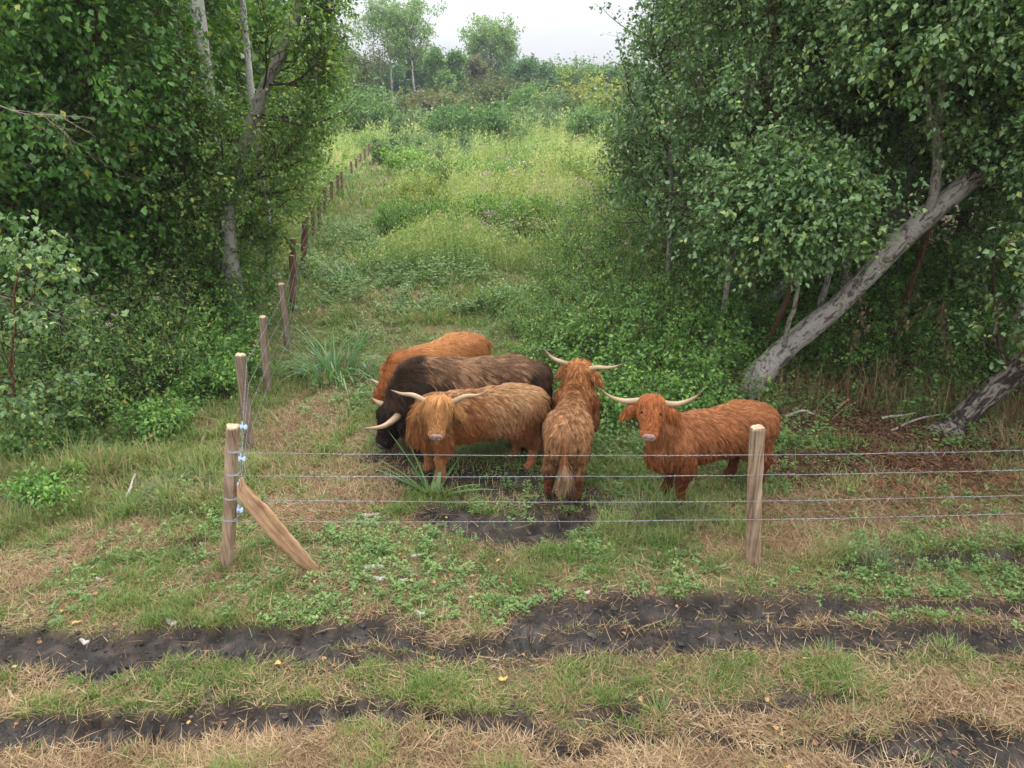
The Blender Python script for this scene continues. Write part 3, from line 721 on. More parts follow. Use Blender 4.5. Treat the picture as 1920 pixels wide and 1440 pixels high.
# ---------------------------------------------------------------- the far side of the clearing
def far_tree(label, px, Y, top_py, width_px, lmat, seed, name='far_tree', trunks=None, group=None, n=(26, 8, 5, 5), leaf=.34, bark=None, low=.15, prof='oval', tint0=.5, cat='tree', hang=.4, r=.16, droop=-.1):
    x = (px - 960) / F_PX * (Y * .925 + 1.4)
    top = P(px, top_py + 22, Y)[2]; w = width_px / F_PX * Y * .5
    trunks = trunks or [0.0]
    b = at_ground(x, Y)
    tr = [b, b + (.1, 0, top * .35), b + (-.1, 0, top * .7), b + (.05, 0, top * .97)]
    extra = [([b + (.05, .05, 0), b + (d * .45, 0, top * .35), b + (d * .8, 0, top * .7), b + (d, 0, top * .95)], r * .8, .02) for d in trunks[1:]]
    if prof == 'oval': sh = lambda t: w * (.45 + .75 * np.sin(np.clip((t - low) / (1 - low), 0, 1) * PI * .9 + .25))
    elif prof == 'cone': sh = lambda t: w * 1.15 * (1.06 - t)
    else: sh = lambda t: w * (.5 + .6 * t)
    return tree(name, label, cat, tr, r, .02, (n[0], w), (n[1], w * .42), (n[2], max(.5, w * .22)), n[3], leaf, bark or TWIG, lmat, seed, group, cut=None, t_limb=(low, 1), hang=hang, tint0=tint0, tvar=.2, shape=sh, bend=(.45, .1, droop), wob=.05, sides=6, ang=(40, 75), wr=.7)

def far_side():
    far_tree('tall airy birch with two white trunks, left of the two on the skyline', 738, 106, 12, 112, LEAF_FAR, 801, 'birch_tree', group=None, n=(32, 8, 5, 6), leaf=.27, tint0=.75, bark=FARBARK, low=.55, r=.20, hang=.9, droop=-.7)
    far_tree('tall airy birch with a pale trunk, right of the two on the skyline', 776, 104, 18, 104, LEAF_FAR, 802, 'birch_tree', group=None, n=(32, 8, 5, 6), leaf=.27, tint0=.75, bark=FARBARK, low=.5, r=.20, hang=.9, droop=-.7, trunks=[0, 2.2])
    far_tree('thin half-bare birch with reddish twigs left of the tall birches', 722, 102, 70, 60, LEAF_RUST, 803, 'birch_tree', n=(22, 6, 3, 2), leaf=.22, bark=FARBARK, low=.4, r=.12)
    far_tree('broad pale oak standing above the far wood', 921, 120, 44, 88, LEAF_FAR, 804, 'oak_tree', n=(48, 8, 5, 6), leaf=.36, low=.30, tint0=.8)
    far_tree('pointed green tree right of the tall birches', 822, 98, 74, 56, LEAF_FAR, 805, 'alder_tree', n=(44, 8, 5, 5), leaf=.32, low=.08, prof='cone', tint0=.42)
    far_tree('second pointed green tree, slightly lower than its neighbour on the left', 858, 100, 84, 48, LEAF_FAR, 806, 'alder_tree', n=(40, 8, 5, 5), leaf=.32, low=.08, prof='cone', tint0=.38)
    far_tree('dark pine right of the broad oak', 985, 112, 112, 62, LEAF_FARDARK, 807, 'pine_tree', n=(44, 8, 5, 5), leaf=.34, low=.2, bark=BROWN)
    far_tree('dark pine with a rounded top next to the first pine', 1022, 116, 114, 56, LEAF_FARDARK, 808, 'pine_tree', n=(44, 8, 5, 5), leaf=.34, low=.2, bark=BROWN, tint0=.7)
    far_tree('round green tree at the right end of the skyline', 1100, 118, 124, 74, LEAF_FAR, 809, 'far_tree', n=(46, 8, 5, 5), leaf=.36, low=.15)
    far_tree('round green tree between the pines and the right end of the skyline', 1056, 122, 124, 56, LEAF_FAR, 810, 'far_tree', n=(40, 8, 5, 5), leaf=.36, low=.15, tint0=.6)
    far_tree('green tree just showing beside the right thicket', 1140, 114, 128, 60, LEAF_FAR, 811, 'far_tree', n=(40, 8, 5, 5), leaf=.36, low=.12, tint0=.4)
    far_tree('brownish tree at the left end of the far wood', 668, 100, 112, 70, LEAF_RUST, 812, 'far_tree', n=(44, 8, 5, 5), leaf=.34, low=.12, tint0=.28)
    far_tree('green tree behind the brownish one at the left end', 640, 108, 98, 90, LEAF_FAR, 813, 'far_tree', n=(46, 8, 5, 5), leaf=.36, low=.1, tint0=.4)
    far_tree('brownish tree half way along the far wood', 893, 108, 104, 56, LEAF_RUST, 814, 'far_tree', n=(40, 8, 5, 5), leaf=.34, low=.12, tint0=.35)
    far_tree('slim birch with a thin white stem in front of the dark wood', 838, 90, 120, 30, LEAF_FAR, 815, 'birch_tree', n=(26, 6, 4, 4), leaf=.26, low=.4, bark=FARBARK, r=.08)
    far_tree('pale slim birch stem beside the left wood', 648, 84, 110, 44, LEAF_FAR, 816, 'birch_tree', n=(24, 6, 4, 4), leaf=.26, low=.4, bark=FARBARK, r=.1)
    k = 0
    for px, Y, top, w in [(690, 116, 118, 70), (742, 120, 124, 84), (790, 118, 114, 80), (836, 122, 120, 80), (880, 126, 118, 80), (930, 128, 138, 80), (978, 126, 142, 80), (1036, 128, 148, 80), (1082, 130, 150, 80), (1130, 128, 152, 80), (610, 118, 98, 90), (560, 116, 86, 90), (1180, 126, 142, 80)]:
        k += 1
        far_tree('dark tree in the closed row of the far wood', px, Y, top, w, LEAF_FARDARK, 820 + k, 'forest_tree', group='dark trees of the far wood', n=(46, 8, 5, 5), leaf=.42, low=.05)
    S = [('dark willow bush in the middle of the meadow', 905, 53, 196, 150, 2.9, LEAF_FAR, .2), ('dark willow bush just left of its larger neighbour', 860, 55, 208, 80, 2.0, LEAF_FAR, .15), ('small grey-green bush in front of the dark willow', 893, 44, 262, 60, 1.6, LEAF_FARPALE, .15), ('grey-green bush beside the far end of the side fence', 725, 43, 266, 62, 1.6, LEAF_FARPALE, .25),
         ('wide green bush at the far end of the side fence', 660, 62, 168, 120, 3.4, LEAF_FAR, .45), ('bluish bush right of the wide green one', 705, 64, 180, 60, 2.6, LEAF_FAR, .3), ('low bush at the left edge of the ride far back', 612, 56, 190, 60, 2.6, LEAF_FAR, .5),
         ('yellow-green bush at the right, brightest of the meadow', 1092, 70, 158, 84, 3.4, LEAF_YELLOW, .55), ('smaller yellow-green bush beside the brightest one', 1128, 66, 172, 44, 2.8, LEAF_YELLOW, .5),
         ('green bush left of the yellow one', 992, 74, 172, 70, 3.0, LEAF_FAR, .5), ('rust-tipped bush row at the foot of the tall birches', 790, 78, 176, 80, 2.8, LEAF_RUST, .35), ('rust-tipped bush in the middle of the far row', 850, 76, 182, 76, 2.6, LEAF_RUST, .45), ('rust-tipped bush before the broad oak', 910, 80, 160, 74, 3.4, LEAF_RUST, .2), ('green and rust bush right of the broad oak', 950, 82, 156, 66, 3.6, LEAF_RUST, .2),
         ('rust-tipped bush left of the tall birches', 748, 70, 190, 60, 2.4, LEAF_RUST, .4), ('pale bush right of the meadow centre', 1040, 68, 184, 70, 2.4, LEAF_FARPALE, .35), ('green bush in front of the right thicket far back', 1110, 52, 210, 70, 2.2, LEAF_FAR, .5), ('pale weed thicket on the right of the meadow', 1010, 58, 214, 90, 2.0, LEAF_FARPALE, .3), ('pale weed thicket left of the dark willow', 785, 58, 214, 90, 2.0, LEAF_FARPALE, .35)]
    for k, (lab, px, Y, top, w, h, lm, ti) in enumerate(S):
        x = (px - 960) / F_PX * (Y * .925 + 1.5); ww = w / F_PX * Y
        hh = max(1.2, P(px, top, Y)[2])
        bush('bush', lab, 'bush', x, Y, ww * .62, hh, 60 if w > 62 else 22, 5, 4, 5, .11 + .0021 * Y, lm, 850 + k, None, upright=.8 if w > 62 else 1.3, bend=-.5 if w > 62 else .1, tint0=ti, depth=ww * .6)
    rngm = np.random.default_rng(77)
    M = [(820, 345, 'loose weed bush left of the meadow centre'), (905, 352, 'loose weed bush at the meadow centre'), (985, 345, 'loose weed bush right of the meadow centre'), (1060, 350, 'loose weed bush by the right thicket'), (760, 325, 'loose weed bush near the side fence'), (850, 318, 'loose weed bush behind the pink flowers'),
         (940, 312, 'loose weed bush in front of the grey-green bush'), (1030, 308, 'loose weed bush far right in the meadow'), (790, 292, 'loose weed bush far left in the meadow'), (1085, 285, 'loose weed bush far back by the right thicket'), (960, 280, 'loose weed bush under the dark willow'), (760, 272, 'loose weed bush beside the far fence posts')]
    for k, (px, py, lab) in enumerate(M):
        x, y = G(px, py)
        bush('weed_bush', lab, 'weeds', x, y, rngm.uniform(1.6, 2.8), rngm.uniform(.9, 1.5), 40, 5, 4, 4, .075 + .002 * y, (LEAF_NETTLE, LEAF_BRAMBLE, LEAF_FARPALE)[k % 3], 930 + k, None, upright=1.1, bend=-.2, tint0=rngm.uniform(.4, .9), wr=.45)
    # single taller bushes and seedlings closer up the ride
    for k, (lab, px, py, h, w, lm, ti, lf) in enumerate([('leafy bush standing right of the ride, left of the pink agrimony', 745, 445, .95, 1.0, LEAF_BRAMBLE, .6, .075), ('brownish weed bush beside the leafy one', 800, 420, 1.0, 1.1, LEAF_NETTLE, .75, .075), ('weed bush where the ride narrows', 850, 432, .8, 1.0, LEAF_BRAMBLE, .5, .075), ('low weed clump right of the fallen white log', 880, 480, .6, 1.3, LEAF_NETTLE, .6, .06),
                  ('tall herb bush up the ride', 920, 430, 1.0, 1.3, LEAF_BRAMBLE, .7, .08), ('herb bush near the right thicket', 1000, 440, 1.1, 1.4, LEAF_BRAMBLE, .6, .08), ('herb bush right under the young birches', 1060, 460, 1.2, 1.4, LEAF_NETTLE, .6, .075), ('pale herb clump in the middle distance', 960, 390, 1.0, 1.6, LEAF_NETTLE, .8, .09), ('pale herb clump farther left in the middle distance', 790, 380, .9, 1.5, LEAF_NETTLE, .8, .09), ('low nettle patch behind the cattle', 960, 580, .45, 1.2, LEAF_NETTLE, .55, .05), ('low weed patch behind the blond cow', 1000, 620, .5, 1.0, LEAF_NETTLE, .5, .05)]):
        x, y = G(px, py)
        bush('weed_bush', lab, 'weeds', x, y, w, h, 46, 5, 4, 5, lf, lm, 900 + k, None, upright=1.0, bend=-.3, tint0=ti, wr=.45)
far_side()

# ---------------------------------------------------------------- grass, straw and low plants
GRASS = leaf_mat('grass_blade', [(0, (.070, .125, .030)), (.35, (.125, .210, .042)), (.6, (.205, .270, .068)), (.8, (.29, .27, .105)), (1, (.44, .33, .18))], .32, .55, .3, (1.2, 1.25, .8))
STRAW = leaf_mat('dry_straw', [(0, (0.099, 0.056, 0.027)), (.4, (0.221, 0.138, 0.069)), (.75, (0.360, 0.247, 0.130)), (1, (0.458, 0.336, 0.199))], .15, .65, .25, (1.1, 1.05, .9))
IRIS = leaf_mat('iris_blade', [(0, (.050, .120, .045)), (.5, (.100, .205, .070)), (1, (.20, .32, .11))], .28, .4, .5)
SEDGE = leaf_mat('long_grass_blade', [(0, (.060, .095, .040)), (.5, (.120, .155, .070)), (.8, (.22, .21, .105)), (1, (.40, .33, .19))], .25, .5, .35)
COVER = leaf_mat('low_herb_leaf', [(0, (0.081, 0.159, 0.045)), (.4, (0.140, 0.239, 0.065)), (.8, (0.221, 0.329, 0.100)), (1, (0.346, 0.382, 0.160))], .32, .5, .4)
MEADOW = leaf_mat('meadow_leaf', [(0, (0.122, 0.210, 0.066)), (.4, (0.238, 0.342, 0.102)), (.75, (0.378, 0.450, 0.168)), (1, (0.561, 0.504, 0.264))], .32, .55, .3)
DRYLEAF = leaf_mat('fallen_leaf', [(0, (.10, .055, .032)), (.5, (.24, .115, .058)), (.8, (.36, .19, .085)), (1, (.48, .33, .09))], .15, .5, .4, (1.1, 1, .8))

def blades(p, h, w, az, lean, curve, rng, seg=3):
    """arched tapering blades: vertices and faces"""
    n = len(p)
    d = np.stack([np.cos(az), np.sin(az), np.zeros(n)], 1); sd = np.stack([-np.sin(az), np.cos(az), np.zeros(n)], 1)
    out = []
    a = lean.copy(); q = p.copy()
    ws = [1.0, .85, .6, .35]
    for k in range(seg):
        out += [q + sd * (w * ws[k])[:, None] * .5, q - sd * (w * ws[k])[:, None] * .5]
        q = q + (d * np.sin(a)[:, None] + np.array([0, 0, 1.0]) * np.cos(a)[:, None]) * (h / seg)[:, None]
        a = a + curve
    out.append(q)
    V = np.stack(out, 1); m = 2 * seg + 1; b = np.arange(n)[:, None] * m
    F = [b + np.array([2 * k, 2 * k + 1, 2 * k + 3, 2 * k + 2]) for k in range(seg - 1)]
    return V.reshape(-1, 3), [np.concatenate(F), b + np.array([2 * seg - 2, 2 * seg - 1, 2 * seg])], m

def scatter(n, y0, y1, rng, spread=.80, power=1.0):
    """points over the wedge the ride opens up, thinner with distance"""
    u = rng.random(n)
    y = y0 * (y1 / y0) ** u if power == 1.0 else (y0 ** (1 - power) + u * (y1 ** (1 - power) - y0 ** (1 - power))) ** (1 / (1 - power))
    x = rng.uniform(-1, 1, n) * (spread * y + (1.9 if y0 < 9 else .6))
    return x, y

def grass():
    rng = np.random.default_rng(1)
    g = Geo()
    for n, y0, y1, hs, ws in ((430000, 2.75, 6.6, 1.0, .0046), (250000, 6.2, 13.0, 1.25, .0080), (110000, 12.5, 27.0, 2.0, .017), (50000, 26.0, 60.0, 3.2, .040)):
        x, y = scatter(n, y0, y1, rng, .78)
        mud, st, li = mud_mask(x, y), straw_mask(x, y), litter_mask(x, y)
        pat = fbm(x * 2.2, y * 2.2, 120, 4)
        tuft = sstep(.52, .74, fbm(x * 4.5, y * 4.5, 130, 3))
        trk = sstep(7.2, 6.0, y)
        soil = soil_mask(x, y) * (y < 9)
        keep = rng.random(n) < (1 - .995 * mud) * (1 - .80 * soil) * (1 - .72 * st * (1 - .25 * (y < 4.1))) * (1 - .93 * li) * (.45 + .9 * sstep(.3, .6, pat))
        keep &= (y < 12) | ((x > -.27 * y - .9) & (x < .24 * y + 1.2)) | (rng.random(n) < .12)
        x, y, pat, tuft, st, trk = x[keep], y[keep], pat[keep], tuft[keep], st[keep], trk[keep]
        m = len(x)
        h = (.030 + .055 * tuft + .035 * (1 - trk) + .035 * sstep(.5, .7, pat)) * rng.uniform(.5, 1.5, m) * hs
        long_ = sstep(.45, .1, seg_dist(x, y, pix_line((-100, 960, .5), (200, 930, .5), (380, 905, .3)))) + sstep(.4, .1, seg_dist(x, y, pix_line((1180, 985, .12), (1330, 975, .12)))) + sstep(.3, .1, seg_dist(x, y, pix_line((1560, 1040, .1), (1680, 1030, .1))))
        h *= 1 + 2.0 * np.clip(long_, 0, 1) * rng.uniform(.3, 1, m)
        dryl = np.clip(long_, 0, 1) * (rng.random(m) < .45)
        p = np.stack([x, y, ground_z(x, y) - .005], 1)
        az = rng.uniform(0, 2 * PI, m) 
        V, F, k = blades(p, h, ws * rng.uniform(.7, 1.5, m), az, rng.uniform(.05, .75, m), rng.uniform(.1, .55, m), rng)
        ti = np.clip(.17 + .62 * fbm(x * 1.3, y * 1.3, 140, 4) + .20 * st + rng.normal(0, .15, m) - .12 * tuft + (rng.random(m) < .12) * .4 + dryl * .30, 0, 1)
        g.add(V, F, 0, np.repeat(ti, k))
    g.build('grass', [GRASS], None, False, kind='stuff')

def straw():
    rng = np.random.default_rng(2)
    g = Geo()
    for n, y0, y1, ws, ls in ((480000, 2.75, 6.6, .0042, 1.0), (225000, 6.2, 13.5, .0062, 1.25), (60000, 13, 26, .014, 1.9)):
        x, y = scatter(n, y0, y1, rng, .78)
        mud, st, li = mud_mask(x, y), straw_mask(x, y), litter_mask(x, y)
        keep = rng.random(n) < np.clip(.13 + .75 * st * (1 - .30 * (y < 4.1)) + .45 * li, .02, 1) * (1 - .95 * mud) * (1 - .35 * soil_mask(x, y))
        keep &= (y < 9) | (x > -.27 * y - .9) & (x < 9)
        x, y, li = x[keep], y[keep], li[keep]; m = len(x)
        L = rng.uniform(.03, .15, m) * ls * np.where(rng.random(m) < .08, 1.8, 1)
        az = 2 * PI * fbm(x * 1.7, y * 1.7, 150, 2) * .8 + rng.normal(0, 1.6, m)
        p = np.stack([x, y, ground_z(x, y) + rng.uniform(.0, .028, m) * ls - mud[keep] * .05], 1)
        V, F, k = blades(p, L, ws * rng.uniform(.6, 1.5, m), az, rng.uniform(1.15, 1.62, m), rng.uniform(-.3, .35, m), rng)
        V[:, 2] = np.maximum(V[:, 2], np.repeat(p[:, 2] - .004, k))
        ti = np.clip(.46 + rng.normal(0, .26, m) + (fbm(x * 2.4, y * 2.4, 160, 3) - .5) * .6 - .30 * li, 0, 1)
        g.add(V, F, 0, np.repeat(ti, k))
    g.build('straw', [STRAW], None, False, kind='stuff')

def ground_cover():
    """low broad-leaved plants among the grass, and the taller growth up the ride"""
    rng = np.random.default_rng(3)
    g = Geo()
    for n, y0, y1, s, hh, m in ((13000, 3.9, 8.0, .032, .10, 12), (12000, 7.5, 14.0, .045, .20, 13), (15000, 13.0, 24.0, .070, .40, 13)):
        x, y = scatter(n, y0, y1, rng, .78)
        mud, st, li = mud_mask(x, y), straw_mask(x, y), litter_mask(x, y)
        pat = fbm(x * .9, y * .9, 170, 4)
        keep = rng.random(n) < (1 - mud) * (1 - .7 * st) * (1 - .6 * li) * sstep(.30, .60, pat) * np.where(y < 4.6, .25, 1.0) * np.where((y < 5.0) & (np.abs(x) < 5), sstep(4.5, 4.8, y), 1)
        keep &= ((y < 11) & (x < 9)) | ((x > -.26 * y - .9) & (x < .22 * y + 1.0))
        x, y, pat = x[keep], y[keep], pat[keep]; k = len(x)
        base = np.stack([x, y, ground_z(x, y)], 1)
        grow_ = sstep(.4, .72, pat) * .9 + .4
        right = sstep(-.02, .10, x / y) * sstep(7, 10, y)
        H = hh * grow_ * rng.uniform(.4, 1.3, k) * (1 + .8 * right)
        t = rng.random((k, m)); r = rng.uniform(0, 1, (k, m)) ** .6 * s * 2.3 * (1.1 - .6 * t); a = rng.uniform(0, 2 * PI, (k, m))
        p = base[:, None] + np.stack([np.cos(a) * r * .35, np.sin(a) * r * .35, t * H[:, None] + .008], -1)
        ax = np.stack([np.cos(a), np.sin(a), rng.uniform(-.3, .55, (k, m))], -1)
        nr = np.stack([np.cos(a) * -.3, np.sin(a) * -.3, np.ones((k, m))], -1) + rng.normal(0, .25, (k, m, 3))
        sz = s * rng.uniform(.55, 1.35, (k, m)) * np.where(rng.random((k, 1)) < .25, 1.4, 1)
        V, F, q = leaf_quads(p.reshape(-1, 3), ax.reshape(-1, 3), nr.reshape(-1, 3), sz.ravel(), .5, .08)
        ti = np.clip(.42 + rng.normal(0, .14, (k, 1)) + rng.normal(0, .14, (k, m)) + (pat[:, None] - .5) * .3, 0, .98)
        g.add(V, F, 0, np.repeat(ti.ravel(), q))
    g.build('ground_cover', [COVER], None, False, kind='stuff')

def meadow():
    """tall herbs and grasses of the open ground beyond the cattle"""
    rng = np.random.default_rng(4)
    g = Geo()
    for n, y0, y1, s, hh, m in ((15000, 16.5, 32.0, .10, .72, 13), (15000, 30.0, 55.0, .17, 1.0, 12), (10000, 52.0, 95.0, .30, 1.3, 10)):
        x, y = scatter(n, y0, y1, rng, .40)
        x = x - .02 * y
        pat = fbm(x * .28, y * .28, 180, 4); path = np.abs(x - np.interp(y, [9, 20, 25, 30, 37, 49], [-3.0, -4.9, -5.4, -6.1, -6.8, -8.3]))
        keep = rng.random(n) < sstep(.25, .5, pat) * np.where(y < 50, sstep(.2, 2.4, path) * .9 + .1, 1)
        x, y, pat, path = x[keep], y[keep], pat[keep], path[keep]; k = len(x)
        base = np.stack([x, y, ground_z(x, y)], 1)
        clump = fbm(x * .75, y * .4, 185, 3)
        H = hh * (.25 + .5 * sstep(.3, .75, pat) + 1.0 * sstep(.38, .68, clump)) * rng.uniform(.5, 1.3, k) * np.where(y < 50, sstep(-.5, 4, path), 1)
        t = rng.random((k, m)); r = s * 1.2 * (1.1 - .7 * t); a = rng.uniform(0, 2 * PI, (k, m))
        p = base[:, None] + np.stack([np.cos(a) * r * .4, np.sin(a) * r * .4, t * H[:, None]], -1)
        ax = np.stack([np.cos(a) * .8, np.sin(a) * .8, rng.uniform(0, 1.4, (k, m))], -1)
        nr = rng.normal(0, .5, (k, m, 3)) + np.array([0, -.3, .8])
        V, F, q = leaf_quads(p.reshape(-1, 3), ax.reshape(-1, 3), nr.reshape(-1, 3), (s * rng.uniform(.5, 1.3, (k, m))).ravel(), .33, .08)
        hue = fbm(x * .12 + 4, y * .12, 190, 3)
        ti = np.clip(.46 + (hue[:, None] - .5) * .9 + (clump[:, None] - .5) * .5 + rng.normal(0, .20, (k, 1)) + rng.normal(0, .17, (k, m)) + .22 * t ** 2 - .05, 0, 1)
        g.add(V, F, 0, np.repeat(ti.ravel(), q))
        # thin grass stems
        V, F, q = blades(base, H * 1.25, np.full(k, s * .10), rng.uniform(0, 6.28, k), rng.uniform(0, .25, k), rng.uniform(.02, .2, k), rng)
        g.add(V, F, 0, np.repeat(np.clip(.8 + rng.normal(0, .12, k), 0, 1), q))
    g.build('meadow_plants', [MEADOW], None, False, kind='stuff')

def blossoms():
    rng = np.random.default_rng(5); g = Geo()
    x, y = scatter(420, 18, 42, rng, .25); x = x + .05 * y
    k = (fbm(x * .3, y * .3, 200, 3) > .50) & (x < .17 * y) & (x > -.06 * y); x, y = x[k], y[k]; n = len(x)
    z = ground_z(x, y) + rng.uniform(.55, 1.0, n); m = 9
    s = .020 + .0016 * y
    p = np.stack([x, y, z], 1)[:, None] + rng.normal(0, 1, (n, m, 3)) * (s * 1.1)[:, None, None] * np.array([1, 1, .3])
    V, F, q = leaf_quads(p.reshape(-1, 3), rng.normal(0, 1, (n * m, 3)), np.tile([0, -.4, 1.0], (n * m, 1)), np.repeat(s, m), .9)
    g.add(V, F, 0, np.repeat(rng.random(n * m), q))
    g.build('meadow_flowers', [FLOWER], None, False, kind='stuff')

def strap_clump(name, label, cat, px, py, h, n, w, spread, lean, matl, seed, group=None, curve=(.15, .55)):
    rng = np.random.default_rng(seed)
    b = gp(px, py) + (0, 0, .04); root = thing(name, label, cat, b, 0, group)
    a = rng.uniform(0, 2 * PI, n); r = np.sqrt(rng.random(n)) * spread
    p = b + np.stack([np.cos(a) * r, np.sin(a) * r, np.zeros(n)], 1)
    V, F, q = blades(p, h * rng.uniform(.55, 1.15, n), w * rng.uniform(.6, 1.2, n), a + rng.normal(0, .5, n), rng.uniform(lean[0], lean[1], n), rng.uniform(*curve, n), rng, 4)
    ti = np.clip((.85 if w > .05 else .5) + rng.normal(0, .22, n), 0, 1)
    g = Geo(); g.add(V, F, 0, np.repeat(ti, q)); g.build('blade', [matl], root, True, b, kind='stuff')
    return root

def clumps():
    for k, a in enumerate([('large arching iris clump by the side fence, left of the cattle', 628, 712, 1.0, 120, .032, .40, (.05, .6)),
              ('small iris tuft just right of the large clump', 700, 712, .55, 26, .026, .14, (.1, .7)),
              ('upright iris spike rising behind the large clump', 677, 652, .62, 18, .026, .08, (.0, .25)),
              ('iris patch beside the fence farther up the ride', 650, 530, .75, 70, .035, .5, (.05, .55)),
              ('trampled iris with broad pale blades in front of the light tan cow', 812, 928, .74, 15, .056, .08, (.4, 1.25))]):
        strap_clump('iris_clump', a[0], 'iris', *a[1:8], IRIS, 700 + k, 'iris clumps', curve=(.02, .18) if k == 4 else (.2, .75))
    for k, a in enumerate([('long grass tussock below the red cow', 1215, 975, .34, 190, .008, .16, (.1, .9)), ('second grass tussock below the red cow, nearer the right post', 1300, 980, .32, 150, .008, .16, (.1, .9)),
              ('thin rush tuft right of the right fence post', 1640, 1070, .34, 120, .006, .12, (.0, .45)), ('sprawling grass tussock left of the corner post', 340, 935, .40, 260, .008, .28, (.3, 1.0)),
              ('sprawling grass tussock at the left edge of the clearing', 150, 905, .42, 260, .008, .30, (.3, 1.0)), ('grass tussock at the far left edge', 20, 960, .42, 220, .008, .28, (.2, 1.0)),
              ('dry grass tuft at the right edge beside the second leaning trunk', 1880, 800, .55, 260, .007, .35, (.0, .6)), ('tall dry grass in front of the second leaning trunk', 1900, 850, .5, 220, .007, .3, (.0, .7)), 
              ('bright grass tuft on the strip between the ruts', 345, 1318, .16, 130, .006, .12, (.1, .8)), ('bright grass tuft at the middle of the strip between the ruts', 1060, 1300, .15, 120, .006, .12, (.1, .8)), ('bluish grass tuft low in front between the ruts', 1235, 1335, .17, 60, .008, .07, (.1, .9)),
              ('thick grass tuft right of the middle on the strip', 1560, 1250, .15, 220, .006, .2, (.1, .8)), ('second thick grass tuft on the right of the strip', 1600, 1285, .15, 200, .006, .18, (.1, .8)), ('grass tuft on the strip at the right', 1780, 1225, .13, 160, .006, .15, (.1, .8))]):
        strap_clump('grass_tussock', a[0], 'grass tussock', *a[1:8], STRAW if 'dry' in a[0] else (GRASS if k > 7 else SEDGE), 730 + k, None)

grass(); straw(); ground_cover(); meadow(); blossoms(); clumps()

def mud_clods():
    """crumbs and lumps of churned soil along the ruts"""
    rng = np.random.default_rng(6); n = 80000
    x, y = scatter(n, 2.8, 6.6, rng, .78)
    m = mud_mask(x, y); k = rng.random(n) < np.where((m > .04) & (m < .9), .42, np.where(m >= .9, .13, soil_mask(x, y) * .14)); x, y, m = x[k], y[k], m[k]; n = len(x)
    s = rng.uniform(.004, .013, n) * np.where(rng.random(n) < .06, 2.3, 1)
    c = np.stack([x, y, ground_z(x, y) - m * .06 + s * .5], 1)
    ico = np.array([[0, 0, 1], [.89, 0, .45], [.28, .85, .45], [-.72, .53, .45], [-.72, -.53, .45], [.28, -.85, .45], [.72, .53, -.45], [-.28, .85, -.45], [-.89, 0, -.45], [-.28, -.85, -.45], [.72, -.53, -.45], [0, 0, -1]])
    fa = np.array([[0, 1, 2], [0, 2, 3], [0, 3, 4], [0, 4, 5], [0, 5, 1], [1, 6, 2], [2, 7, 3], [3, 8, 4], [4, 9, 5], [5, 10, 1], [6, 7, 2], [7, 8, 3], [8, 9, 4], [9, 10, 5], [10, 6, 1], [11, 7, 6], [11, 8, 7], [11, 9, 8], [11, 10, 9], [11, 6, 10]])
    # follow the real ground surface
    xi = np.clip(np.searchsorted(gx, x) - 1, 0, len(gx) - 2); yi = np.clip(np.searchsorted(gy, y) - 1, 0, len(gy) - 2)
    c[:, 2] = ZZ[xi, yi] + s * .35
    V = c[:, None] + ico[None] * s[:, None, None] * rng.uniform(.55, 1.35, (n, 12, 1)) * np.array([1.2, 1.0, .7])
    g = Geo(); g.add(V.reshape(-1, 3), [(np.arange(n)[:, None, None] * 12 + fa[None]).reshape(-1, 3)], 0, np.repeat(rng.random(n), 12))
    g.build('mud_clods', [CLOD], None, False, kind='stuff')
m_, n_, l_, b_ = mat('churned_soil')
at_ = n_.new('ShaderNodeAttribute'); at_.attribute_name = 'tint'
r_ = ramp(n_, [(0, (.012, .010, .008)), (.6, (.030, .023, .018)), (1, (.085, .060, .043))]); l_.new(at_.outputs['Fac'], r_.inputs[0]); l_.new(r_.outputs[0], b_.inputs['Base Color'])
b_.inputs['Roughness'].default_value = .8; CLOD = m_
mud_clods()

def dry_stalks():
    """the tangle of dead stalks under the trees on the right"""
    rng = np.random.default_rng(66); n = 2600
    x = rng.uniform(3.0, 8.0, n); y = 9.35 - .16 * (x - 3) + rng.normal(0, .32, n) ; k = (y > 7.7) & (rng.random(n) < .35 + .65 * fbm(x * 2, y * 2, 300, 3)); x, y = x[k], y[k]; n = len(x)
    p = np.stack([x, y, ground_z(x, y)], 1)
    V, F, q = blades(p, rng.uniform(.15, .75, n), rng.uniform(.005, .012, n), rng.uniform(0, 6.28, n), rng.uniform(0, 1.1, n), rng.uniform(-.1, .4, n), rng)
    g = Geo(); g.add(V, F, 0, np.repeat(np.clip(rng.normal(.35, .25, n), 0, 1), q))
    g.build('dry_stalks', [STRAW], None, False, kind='stuff')
dry_stalks()
FERN = leaf_mat('dead_fern_leaf', [(0, (.09, .036, .020)), (.5, (.20, .078, .040)), (1, (.30, .15, .08))], .15, .7, .2, (1.1, 1, .9))
